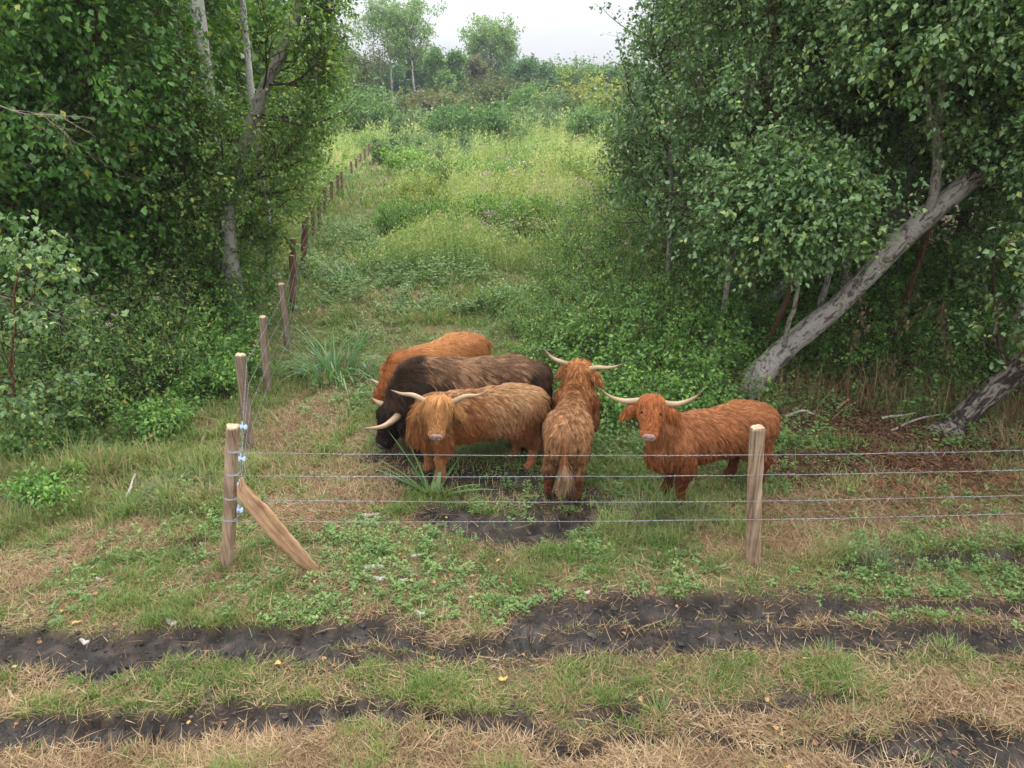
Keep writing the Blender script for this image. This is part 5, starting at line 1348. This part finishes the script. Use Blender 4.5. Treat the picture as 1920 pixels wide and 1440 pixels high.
    root_p, N, tg, dirs, ln, lift, grav = (v[ok] for v in (root_p, N, tg, dirs, ln, lift, grav))
    # the tail: a bony strand that carries its own long hair
    dirs = unit(dirs - N * np.sum(dirs * N, 1, keepdims=True))
    n = len(root_p)
    # locks
    ng = max(200, int(n / (9 - 5 * sleek)))
    gi = rng.choice(n, ng, replace=False)
    kd = KDTree(ng)
    for k, i in enumerate(gi): kd.insert(root_p[i], k)
    kd.balance()
    own = np.array([kd.find(p)[1] for p in root_p])
    gd = rng.normal(0, .15 - .07 * sleek, (ng, 3)); gl = rng.uniform(.7 + .15 * sleek, 1.25 - .1 * sleek, ng)
    d0 = unit(dirs + gd[own] + rng.normal(0, .07, (n, 3)) + N * lift[:, None])
    ln = ln * gl[own] * rng.uniform(.75, 1.1, n)
    K = 7
    pts = np.zeros((n, K, 3)); pts[:, 0] = root_p - N * .004
    wave = rng.normal(0, 1, (ng, 3)) * .13; ph = rng.uniform(0, 6.28, ng)
    d = d0.copy()
    off = rng.uniform(.003, .024 - .010 * sleek, n) * np.where((tg == 'face') | (tg == 'leg'), .4, 1)
    for k in range(1, K):
        d = unit(d + np.array([0, 0, -1.0]) * grav[:, None] + wave[own] * np.sin(ph[own] + 1.9 * k)[:, None])
        q = pts[:, k - 1] + d * (ln / (K - 1))[:, None]
        sdv = trilin(D, lo, h, q); gn = grad(q)
        want = off * (k / (K - 1)) ** .6
        push = np.clip(want - sdv, 0, .08)
        q = q + gn * push[:, None]
        pts[:, k] = q
    # gather each lock towards its guide hair
    gp = pts[gi]
    for k in range(1, K):
        w = (.58 - .30 * sleek) * (k / (K - 1)) ** 1.2
        rel_ = gp[own, k] - gp[own, 0] + root_p
        tip = gp[own, k] * .75 + rel_ * .25
        mk = np.linalg.norm(gp[own, 0] - root_p, axis=1) < .09
        pts[mk, k] = pts[mk, k] * (1 - w) + tip[mk] * w
    lockn = rng.normal(0, 1, ng)
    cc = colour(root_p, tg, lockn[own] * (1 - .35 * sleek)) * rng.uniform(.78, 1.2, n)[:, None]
    if eyes:
        for y in (1, -1):
            de = np.linalg.norm(root_p - hp(.135, .03, .09 * y), axis=1); cc *= (1 - .72 * np.clip(1.6 - de / .032, 0, 1))[:, None]
            fk_ = (de < .06) & (tg == 'head') & (ln > .1)
    if eyes and forelock < .15:                                       # the short forelock leaves the eyes free
        for y in (1, -1):
            near = (np.linalg.norm(pts - hp(.135, .045, .098 * y), axis=2) < .034).any(1)
            pts, cc = pts[~near], cc[~near]
    allp = [pts]; allc = [cc]
    # ---- tail
    tb = np.array([-.89, 0, .95])
    zt = np.array([0, .25, .5, .75, 1.0])
    tp = np.stack([tb, tb + A0(-.045, 0, -.14) * tail_l, tb + A0(-.05, .0, -.33) * tail_l, tb + A0(-.03, .01, -.50) * tail_l, tb + A0(-.02, .015, -.62) * tail_l])
    tr = np.array([.045, .034, .026, .022, .012])
    tv, tf = tubes(tp, tr, 8, True)
    tail_c = np.tile(zones['tail'], (len(tv), 1))
    link('tail', make_mesh('tail', tv, tf, [HIDE], True, None, None, {'tint': tail_c * .8}), body)
    nt = 1500
    tt = np.sqrt(rng.random(nt)) ; tpos = np.stack([np.interp(tt, zt, tp[:, i]) for i in range(3)], 1)
    aa = rng.uniform(0, 2 * PI, nt); rr = np.interp(tt, zt, tr)
    rad = np.c_[np.cos(aa), np.sin(aa), np.zeros(nt)]
    tpts = np.zeros((nt, K, 3)); tpts[:, 0] = tpos + rad * rr[:, None] * .8
    tl_ = np.where(tt > .55, rng.uniform(.14, .30, nt), rng.uniform(.06, .13, nt))
    tg_ = (tt * 14).astype(int) * 5 + (aa / (2 * PI) * 5).astype(int); lk = rng.normal(0, .32, (80, 3))
    dd = unit(rad * .45 + np.array([-.05, 0, -1.0]) + lk[tg_])
    tw = rng.normal(0, .5, (80, 3)); tph = rng.uniform(0, 6, 80)
    for k in range(1, K):
        dd = unit(dd + np.array([0, 0, -.3]) + tw[tg_] * np.sin(tph[tg_] + k * 1.8)[:, None] * .55)
        tpts[:, k] = tpts[:, k - 1] + dd * (tl_ / (K - 1))[:, None]
    lw = rng.normal(0, 1, 80)
    tcol = np.where((tt > .55)[:, None], np.asarray(zones['tuft']) * .8, np.asarray(zones['tail']) * .8) * (1 + .22 * lw[tg_])[:, None] * rng.uniform(.75, 1.2, nt)[:, None]
    allp.append(tpts); allc.append(np.clip(tcol, .003, .9))
    pts = np.concatenate(allp); cc = np.concatenate(allc); n = len(pts)
    hc = bpy.data.hair_curves.new('coat')
    hc.add_curves([K] * n)
    hc.points.foreach_set('position', pts.astype(np.float32).ravel())
    w = np.array([1.0, 1.0, 1.0, .9, .7, .45, .12]) * (.0022 - .0004 * sleek)
    rad_ = np.broadcast_to(w, (n, K)) * rng.uniform(.7, 1.25, (n, 1))
    hc.points.foreach_set('radius', rad_.astype(np.float32).ravel())
    at = hc.attributes.new('tint', 'FLOAT_COLOR', 'CURVE')
    at.data.foreach_set('color', np.c_[np.clip(cc, .003, .95), np.ones(n)].astype(np.float32).ravel())
    hc.materials.append(HAIR)
    link('coat', hc, root)
    # ---- horns
    for y in (1, -1):
        cps = horns[0 if y > 0 else 1]
        b0 = hp(-.01, .015, .085 * y)
        cp = [b0, hp(-.015, .02, .15 * y)] + [tl(c) for c in cps]
        cp = np.array(cp)
        # Catmull-Rom through the points
        Pn = np.vstack([cp[0] * 2 - cp[1], cp, cp[-1] * 2 - cp[-2]])
        out = []
        for i in range(1, len(Pn) - 2):
            for t in np.linspace(0, 1, 9)[: 8 if i < len(Pn) - 3 else 9]:
                p0, p1, p2, p3 = Pn[i - 1:i + 3]
                out.append(.5 * (2 * p1 + (p2 - p0) * t + (2 * p0 - 5 * p1 + 4 * p2 - p3) * t * t + (3 * p1 - p0 - 3 * p2 + p3) * t ** 3))
        out = np.array(out)
        sl = np.concatenate([[0], np.cumsum(np.linalg.norm(np.diff(out, axis=0), axis=1))]); sl /= sl[-1]
        rr = zones.get('horn_r', .036) * (1 - sl ** 1.5 * .86) * (1 + .03 * np.sin(sl * 60) * (sl < .5)); rr[-1] = .003
        hv, hf_ = tubes(out, rr, 12, True)
        ti = np.repeat(sl, 12)
        link('horn', make_mesh('horn', hv, hf_, [HORN], True, {'tint': ti}), root)
    # ---- nose leather with nostrils and mouth line
    hh = .006
    gx = [np.arange(-.10, .10, hh), np.arange(-.09, .09, hh), np.arange(-.06, .06, hh)]
    q = np.stack(np.meshgrid(*gx, indexing='ij'), -1)                # side, up, along
    d = (np.sqrt((q[..., 0] / .076) ** 2 + (q[..., 1] / .060) ** 2 + (q[..., 2] / .036) ** 2) - 1) * .038
    for y in (1, -1):
        nn = q - np.array([.034 * y, .012, .030]); c_, s_ = math.cos(.5 * y), math.sin(.5 * y)
        nxr = nn[..., 0] * c_ + nn[..., 1] * s_; nyr = -nn[..., 0] * s_ + nn[..., 1] * c_
        d = np.maximum(d, -((np.sqrt((nxr / .020) ** 2 + (nyr / .010) ** 2 + (nn[..., 2] / .03) ** 2) - 1) * .010))
    d = np.maximum(d, -(np.maximum(np.abs(q[..., 1] + .030 + q[..., 0] ** 2 * 4) - .004, .012 - q[..., 2])))
    nv, nq = surface_nets(d, np.array([g_[0] for g_ in gx]), hh)
    nf = unit(f + u * .12); nu = unit(u - nf * (u @ nf))
    nw = hp(.366, -.042) + nv[:, :1] * sd + nv[:, 1:2] * nu + nv[:, 2:] * nf
    link('muzzle', make_mesh('muzzle', nw, [nq], [nose or NOSE], True), root)
    # ---- eyes
    if eyes:
        for y in (1, -1):
            e = hp(.135, .030, .092 * y)
            th, phh = np.meshgrid(np.linspace(0, PI, 7), np.linspace(0, 2 * PI, 11)[:-1], indexing='ij')
            ev = e + .022 * np.stack([np.sin(th) * np.cos(phh), np.sin(th) * np.sin(phh), np.cos(th)], -1).reshape(-1, 3)
            idx = np.arange(70).reshape(7, 10)
            ef = np.stack([idx[:-1], np.roll(idx, -1, 1)[:-1], np.roll(idx, -1, 1)[1:], idx[1:]], -1).reshape(-1, 4)
            link('eye', make_mesh('eye', ev, [ef], [EYE], True), root)
    # ---- ear tags
    for y in tags:
        dn = np.array([0, 0, -1.0])
        e = hp(.03, -.03, .12 * y) + (sd * y * .9 + dn * .5) * .13 + u * .055 + dn * .045
        bm_v = []
        for dz in (0, .004):
            for x, z in ((-.022, 0), (-.027, -.035), (-.02, -.06), (.02, -.06), (.027, -.035), (.022, 0)):
                bm_v.append(e + sd * x + dn * (-z) + u * dz)
        bf = [np.array([[0, 1, 2, 3, 4, 5]]), np.array([[11, 10, 9, 8, 7, 6]]), np.array([[i, (i + 1) % 6, 6 + (i + 1) % 6, 6 + i] for i in range(6)])]
        link('ear_tag', make_mesh('ear_tag', bm_v, bf, [TAG]), root)
    # ---- cloven hooves
    for y in (1, -1):
        for X, base in ((FL if y > 0 else FR, .455), (HL if y > 0 else HR, -.655)):
            gob = Geo()
            for c_ in (1, -1):
                prof = [(.0, .046, .052), (.03, .046, .050), (.075, .032, .040)]
                ring = []
                for z, rx, ry in prof:
                    for a in np.linspace(0, 2 * PI, 10, endpoint=False):
                        ring.append((base + X[0] + .012 - z * .35 + math.cos(a) * rx * 1.25, .165 * y + X[1] + c_ * .027 + math.sin(a) * ry * .52, z))
                idx = np.arange(30).reshape(3, 10)
                qf = np.stack([idx[:-1], np.roll(idx, -1, 1)[:-1], np.roll(idx, -1, 1)[1:], idx[1:]], -1).reshape(-1, 4)
                gob.add(ring, [qf, idx[:1, ::-1], idx[2:]])
            gob.build('hoof', [HOOF], root, True)
    return root

def mixc(a, b, t):
    return np.asarray(a) * (1 - t[:, None]) + np.asarray(b) * t[:, None]

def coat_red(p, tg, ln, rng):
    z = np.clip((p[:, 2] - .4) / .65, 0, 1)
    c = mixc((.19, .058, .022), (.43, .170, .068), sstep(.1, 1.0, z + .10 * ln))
    leg = (tg == 'leg'); c[leg] = (.14, .040, .016)
    hd = (tg == 'head') | (tg == 'face') | (tg == 'ear'); c[hd] = np.array((.42, .140, .045))
    return c * (1 + .24 * ln)[:, None]

def coat_tan(p, tg, ln, rng):
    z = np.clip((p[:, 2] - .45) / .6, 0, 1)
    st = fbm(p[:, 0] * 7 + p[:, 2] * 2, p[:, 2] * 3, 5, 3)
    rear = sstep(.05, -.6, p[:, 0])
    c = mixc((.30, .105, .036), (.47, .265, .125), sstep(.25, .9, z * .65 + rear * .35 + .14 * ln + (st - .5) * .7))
    ul = (tg == 'upleg') & (p[:, 0] < 0); c[ul] = mixc((.24, .09, .035), (.42, .20, .09), sstep(.3, .8, z[ul] + .1 * ln[ul]))
    leg = (tg == 'leg'); c[leg] = (.40, .17, .07)
    hd = (tg == 'head') | (tg == 'face') | (tg == 'ear'); c[hd] = np.array((.50, .24, .085))
    return c * (1 + .14 * ln)[:, None]

def coat_dark(p, tg, ln, rng):
    z = np.clip((p[:, 2] - .45) / .6, 0, 1)
    st = fbm(p[:, 0] * 4.0, p[:, 2] * 2.0, 21, 3)
    t = 1.0 * sstep(.42, .66, st + .10 * ln) * sstep(.25, .8, z) * sstep(.62, .35, p[:, 0]) * sstep(-.95, -.6, p[:, 0])
    top = sstep(.92, 1.06, p[:, 2]) * sstep(.45, .2, p[:, 0]) * sstep(-.85, -.6, p[:, 0]) * .55
    c = mixc((.080, .042, .023), (.32, .175, .090), np.clip(t + top * .8, 0, 1))
    hd = (tg == 'head') | (tg == 'face') | (tg == 'ear'); c[hd] = np.array((.028, .017, .012)); nk = tg == 'neck'; c[nk] = mixc((.030, .018, .012), (.075, .040, .023), sstep(.35, .75, st[nk]))
    leg = (tg == 'leg') | (tg == 'upleg'); c[leg] = np.array((.034, .021, .014))
    return c * (1 + .22 * ln)[:, None]

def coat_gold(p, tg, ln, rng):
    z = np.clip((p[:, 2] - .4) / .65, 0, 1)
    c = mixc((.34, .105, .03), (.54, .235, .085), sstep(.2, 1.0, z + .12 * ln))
    nk = (tg == 'neck') | ((tg == 'torso') & (p[:, 0] > .3)); c[nk] = c[nk] * .45 + np.array((.40, .125, .035)) * .55
    hd = (tg == 'head') | (tg == 'face') | (tg == 'ear'); c[hd] = np.array((.46, .16, .05))
    return c * (1 + .12 * ln)[:, None]

def coat_blond(p, tg, ln, rng):
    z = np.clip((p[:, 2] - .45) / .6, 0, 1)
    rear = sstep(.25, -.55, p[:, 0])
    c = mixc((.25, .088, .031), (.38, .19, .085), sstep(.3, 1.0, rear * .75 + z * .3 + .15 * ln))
    leg = (tg == 'leg'); c[leg] = np.array((.17, .06, .028))
    ul = (tg == 'upleg') & (p[:, 2] < .62); c[ul] = c[ul] * .72
    hd = (tg == 'head') | (tg == 'face') | (tg == 'ear') | (tg == 'neck'); c[hd] = mixc((.40, .15, .05), (.50, .23, .085), sstep(-.8, 1.2, ln[hd]))
    return c * (1 + .26 * ln)[:, None]

GRP = 'shaggy long-horned cattle in the clearing'
A0 = lambda *v: np.array(v, float)
def dirn(az, el):
    az, el = math.radians(az), math.radians(el)
    return A0(math.cos(az) * math.cos(el), math.sin(az) * math.cos(el), math.sin(el))

def build_cattle():
    # the red cow by the right post
    pl = P(1222, 758, 6.32)
    cow('cow', 'red cow facing the viewer beside the right front fence post', 2.01, 6.66, A0(-.90, -.38), .88, pl, dirn(-102, -34), dirn(-98, 56),
        [(.0, 0), (-.06, 0), (.0, .02), (.12, 0)], coat_red,
        [[P(1272, 757, 6.30), P(1300, 747, 6.26), P(1317, 733, 6.24)], [P(1172, 752, 6.36), P(1145, 744, 6.36), P(1122, 727, 6.36)]],
        11, dict(tail=A0(.36, .11, .03), tuft=A0(.40, .14, .05)), forelock=.145, tags=(1,), hair_n=80000, group=GRP, fringe=.72, wid=.86, sleek=.4)
    # the light tan cow in the middle
    pl = P(823, 757, 6.78)
    cow('cow', 'light tan cow in the middle of the herd, facing the viewer', -.43, 7.12, A0(-.95, -.30), .90, pl, dirn(-92, -40), dirn(-88, 50),
        [(.02, 0), (.10, 0), (.0, .0), (.10, 0)], coat_tan,
        [[P(872, 743, 6.74), P(895, 741, 6.72), P(917, 733, 6.72)], [P(775, 741, 6.78), P(752, 738, 6.80), P(732, 731, 6.82)]],
        12, dict(tail=A0(.38, .17, .07), tuft=A0(.45, .26, .13)), forelock=.22, tags=(1, -1), hair_n=62000, group=GRP, fringe=.85, wid=.86)
    # the dark bull grazing
    pl = P(735, 772, 7.55)
    cow('cow', 'dark brown cow grazing with its black head down, behind the light tan one', -.56, 7.68, A0(-1.0, -.06), 1.06, pl, dirn(-150, -62), dirn(-140, 28),
        [(.06, 0), (.0, 0), (.02, 0), (.12, 0)], coat_dark,
        [[P(730, 793, 7.18), P(712, 801, 7.06), P(677, 804, 6.98)], [P(716, 757, 7.75), P(705, 752, 7.8), P(695, 745, 7.85)]],
        13, dict(tail=A0(.03, .02, .015), tuft=A0(.03, .02, .016), horn_r=.044), nose=NOSE_D, forelock=.18, hair_n=60000, group=GRP, fringe=.85, eyes=False, sleek=.5)
    # the golden one behind, grazing
    pl = P(738, 735, 8.15)
    cow('cow', 'golden orange cow grazing at the back, half hidden by the dark brown one', -1.02, 8.50, A0(-.66, -.75), .98, pl, dirn(-120, -58), dirn(-110, 32),
        [(.04, 0), (.0, 0), (.02, 0), (.10, 0)], coat_gold,
        [[P(748, 738, 7.95), P(752, 748, 7.85), P(757, 757, 7.75)], [P(716, 724, 8.2), P(704, 716, 8.22), P(691, 709, 8.25)]],
        14, dict(tail=A0(.40, .14, .04), tuft=A0(.42, .17, .06)), forelock=.2, hair_n=56000, group=GRP, eyes=False, sleek=.8)
    # the one seen from behind
    pl = P(1086, 690, 7.50)
    cow('cow', 'blond-rumped cow seen from behind with its long tail hanging down', .66, 7.10, A0(.17, .985), .88, pl, dirn(62, -22), dirn(62, 68),
        [(.0, 0), (.0, 0), (.06, .03), (.0, .035)], coat_blond,
        [[P(1052, 678, 7.52), P(1036, 671, 7.54), P(1018, 653, 7.56)], [P(1120, 689, 7.46), P(1145, 689, 7.46), P(1169, 682, 7.46)]],
        15, dict(tail=A0(.32, .13, .055), tuft=A0(.42, .26, .15)), forelock=.16, hair_n=62000, group=GRP, fringe=.7, eyes=False, wid=.70, tail_l=.86)
build_cattle()

# ---------------------------------------------------------------- dead wood, bark scraps and fallen leaves
LOGBARK = birch_bark('white_log_bark', .36, (.50, .46, .42), 2.0)
STICK = noise_mat('grey_stick', [(.3, (.16, .12, .09)), (.7, (.36, .30, .25))], 10, 4, (4, 4, 4), bump=.3)
SCRAP = noise_mat('bark_scrap', [(.3, (.27, .235, .20)), (.7, (.46, .42, .38))], 24, 4, bump=.2)

def stick(name, label, cat, pix, r, m, seed, group=None, lift=.01, z=None):
    rng = np.random.default_rng(seed)
    pts = []
    for q in pix:
        x, y = G(q[0], q[1]); pts.append((x, y, float(ground_z(x, y)) + lift + (q[2] if len(q) > 2 else 0)))
    pts = spline(pts, 14, rng, .004)
    b = pts[0].copy(); root = thing(name, label, cat, b, 0, group)
    g = Geo(); V, F = tubes(pts, np.interp(np.linspace(0, 1, 14), [0, 1], [r, r * .6]) * (1 + .08 * rng.normal(0, 1, 14)), 8, True); g.add(V, F, 0, 0)
    wo = g.build('wood', [m], root, True, b)
    bc = bark_coords(pts, np.full(14, r), 8); ba = wo.data.attributes.new('bark', 'FLOAT_VECTOR', 'POINT'); ba.data.foreach_set('vector', bc.astype(np.float32).ravel())
    return root

def branchy(name, label, cat, start, d, L, r, seed, m, n=5, group=None):
    """a bare dead branch with side twigs"""
    rng = np.random.default_rng(seed)
    root = thing(name, label, cat, start, 0, group)
    K = 12; p = np.zeros((1, K, 3)); p[0, 0] = start; d = unit(np.array(d, float))
    for k in range(1, K): d = unit(d + rng.normal(0, .15, 3) + (0, 0, -.04)); p[0, k] = p[0, k - 1] + d * L / (K - 1)
    br, t, Lb = grow(p, n, .2, .95, L * .4, (25, 60), -.1, 8, rng, jit=.14); tw, _, _ = grow(br, 3, .2, .9, L * .14, (25, 60), 0, 5, rng)
    g = Geo()
    for q, ra, s in ((p, r, 7), (br, r * .5, 5), (tw, r * .28, 4)):
        V, F = tubes(q, np.linspace(1, .35, q.shape[1])[None] * np.full((len(q), 1), ra), s); g.add(V, F)
    g.build('wood', [m], root, True, start)

def debris():
    stick('birch_log', 'short white birch log lying right of the leaning slab', 'log', [(682, 1070), (720, 1066)], .035, LOGBARK, 1)
    stick('birch_log', 'white birch log piece under the lowest wire, left of the mud patch', 'log', [(680, 975), (716, 970)], .030, LOGBARK, 2)
    stick('birch_log', 'smallest white birch piece, above the short log beside the stick', 'log', [(768, 1046), (793, 1043)], .020, LOGBARK, 3)
    stick('birch_log', 'white fallen birch trunk lying across the ride behind the cattle', 'log', [(740, 470), (806, 473)], .055, LOGBARK, 4, lift=.06)
    stick('branch', 'grey stick lying right of the short birch log', 'stick', [(735, 1058), (762, 1074), (790, 1084)], .012, STICK, 5)
    stick('branch', 'thin stick across the grass behind the trampled iris', 'stick', [(668, 910), (730, 908)], .010, STICK, 6)
    stick('branch', 'pale thick stick lying left of the second leaning trunk', 'stick', [(1652, 792, .04), (1715, 784, .04)], .020, SCRAP, 7)
    stick('branch', 'long pale stick leading to the foot of the second leaning trunk', 'stick', [(1670, 812, .02), (1720, 795, .04), (1772, 786, .06)], .018, SCRAP, 8)
    stick('branch', 'short pale stick crossing the long one', 'stick', [(1666, 790, .02), (1682, 802, .02)], .012, SCRAP, 9)
    stick('branch', 'light stick behind the red cow, under the leaning birch', 'stick', [(1472, 786, .03), (1505, 778, .05), (1525, 785, .03)], .022, SCRAP, 10)
    stick('branch', 'broken upright stub in the leaf litter on the right', 'stick', [(1565, 770, 0), (1588, 768, .16)], .022, FRESHWOOD, 11)
    stick('branch', 'dark stick in the mud at the bottom right', 'stick', [(1838, 1332), (1880, 1348)], .016, STICK, 12)
    stick('branch', 'brown stick at the bottom left below the lower rut', 'stick', [(125, 1425), (165, 1418)], .014, BROWN, 13)
    stick('branch', 'reddish branch bit above the dark stick on the right', 'stick', [(1765, 1302), (1805, 1292)], .013, REDBARK, 14)
    stick('branch', 'pale broken piece in the grass left of the corner post', 'stick', [(240, 940, .02), (257, 908, .10)], .016, SCRAP, 15)
    stick('branch', 'pale stick lying in the brown litter behind the right fence', 'stick', [(1738, 845, .02), (1765, 872, .02)], .016, SCRAP, 16)
    # flat flakes of birch bark
    for k, (lab, px, py, s) in enumerate([('white bark flake at the edge of the upper rut on the left', 325, 1170, .055), ('grey flat flake lying in the upper rut', 160, 1203, .045), ('curled bark flake with a brown inside, above the upper rut', 788, 1152, .055), ('pale bark flake beside the short birch log', 712, 1086, .05), ('white bark flake near the stick', 757, 1090, .04), ('small pale flake above the wide mud', 1100, 1112, .03), ('pale stone on the mud at the right', 1575, 1320, .022), ('white flake in the grass at the left', 190, 1092, .04)]):
        x, y = G(px, py); rng = np.random.default_rng(60 + k)
        b = np.array([x, y, float(ground_z(x, y)) + .012 - .05 * float(mud_mask(np.array([x]), np.array([y]))[0])])
        n = 11; a = np.linspace(0, 2 * PI, n, endpoint=False); rr = s * (1 + rng.normal(0, .16, n)); e = .6
        ring = np.stack([np.cos(a) * rr, np.sin(a) * rr * e, .012 * np.cos(a * 2) + rng.normal(0, .003, n) + .012], 1)
        V = np.concatenate([ring * (1, 1, 0) * .92, ring, [[0, 0, .016]]])
        F = [np.array([[i, (i + 1) % n, n + (i + 1) % n, n + i] for i in range(n)]), np.array([[n + i, n + (i + 1) % n, 2 * n] for i in range(n)])]
        o = link('bark_flake', make_mesh('bark_flake', V, F, [SCRAP], True)); o.location = tuple(b); o.rotation_euler = (0, 0, rng.uniform(-.5, .5))
        tag(o, lab, 'bark flake')
    # bare dead branches reaching in at the left edge
    branchy('dead_branch', 'bare dead branch reaching in from the left edge, upper one', 'branch', P(-60, 180, 7.6), (1, .1, .02), 1.15, .0065, 21, STICK, 6)
    branchy('dead_branch', 'bare dead branch reaching in from the left edge, lower one', 'branch', P(-60, 532, 7.3), (1, .05, .04), 1.15, .008, 22, STICK, 4)
    # fallen leaves on the track and in the grass
    rng = np.random.default_rng(9); g = Geo(); n = 300
    x, y = scatter(n, 3.2, 8.5, rng, .76)
    mu = mud_mask(x, y)
    p = np.stack([x, y, ground_z(x, y) + .03 - .06 * mu + rng.uniform(0, .02, n)], 1)
    az = rng.uniform(0, 6.28, n)
    V, F, q = leaf_quads(p, np.stack([np.cos(az), np.sin(az), rng.normal(0, .2, n)], 1), rng.normal(0, .3, (n, 3)) + (0, 0, 1), rng.uniform(.025, .055, n), .8, .14, True)
    g.add(V, F, 0, np.repeat(rng.random(n), q)); g.build('fallen_leaves', [DRYLEAF], None, False, kind='stuff')
    # leaf and twig litter under the trees on the right
    g = Geo(); n = 90000; x = rng.uniform(2.4, 8.5, n); y = rng.uniform(6.2, 12.5, n); k = rng.random(n) < litter_mask(x, y); x, y = x[k], y[k]; n = len(x)
    p = np.stack([x, y, ground_z(x, y) + rng.uniform(.002, .05, n)], 1); az = rng.uniform(0, 6.28, n)
    V, F, q = leaf_quads(p, np.stack([np.cos(az), np.sin(az), rng.normal(0, .35, n)], 1), rng.normal(0, .5, (n, 3)) + (0, 0, 1), rng.uniform(.025, .075, n), .5, .14)
    g.add(V, F, 0, np.repeat(rng.random(n) ** 1.4 * .8, q)); g.build('leaf_litter', [LITTER], None, False, kind='stuff')
LITTER = leaf_mat('brown_litter_leaf', [(0, (.055, .028, .018)), (.4, (.13, .062, .036)), (.75, (.24, .12, .065)), (1, (.36, .21, .13))], .1, .65, .25, (1, .9, .8))
debris()

# ---------------------------------------------------------------- the air: a thin haze over the whole place
def haze():
    x0, x1, y0, y1, z0, z1 = -260., 260., -70., 330., -1.6, 24.
    V = [(x, y, z) for z in (z0, z1) for x, y in ((x0, y0), (x1, y0), (x1, y1), (x0, y1))]
    F = [np.array([[3, 2, 1, 0], [4, 5, 6, 7], [0, 1, 5, 4], [1, 2, 6, 5], [2, 3, 7, 6], [3, 0, 4, 7]])]
    m = bpy.data.materials.new('thin_haze'); m.use_nodes = True
    n, l = m.node_tree.nodes, m.node_tree.links
    n.remove(n['Principled BSDF'])
    v = n.new('ShaderNodeVolumePrincipled')
    v.inputs['Color'].default_value = (.86, .92, 1.0, 1)
    v.inputs['Density'].default_value = .0005
    l.new(v.outputs[0], n['Material Output'].inputs['Volume'])
    link('haze', make_mesh('haze', V, F, [m]), None, kind='stuff')
haze()
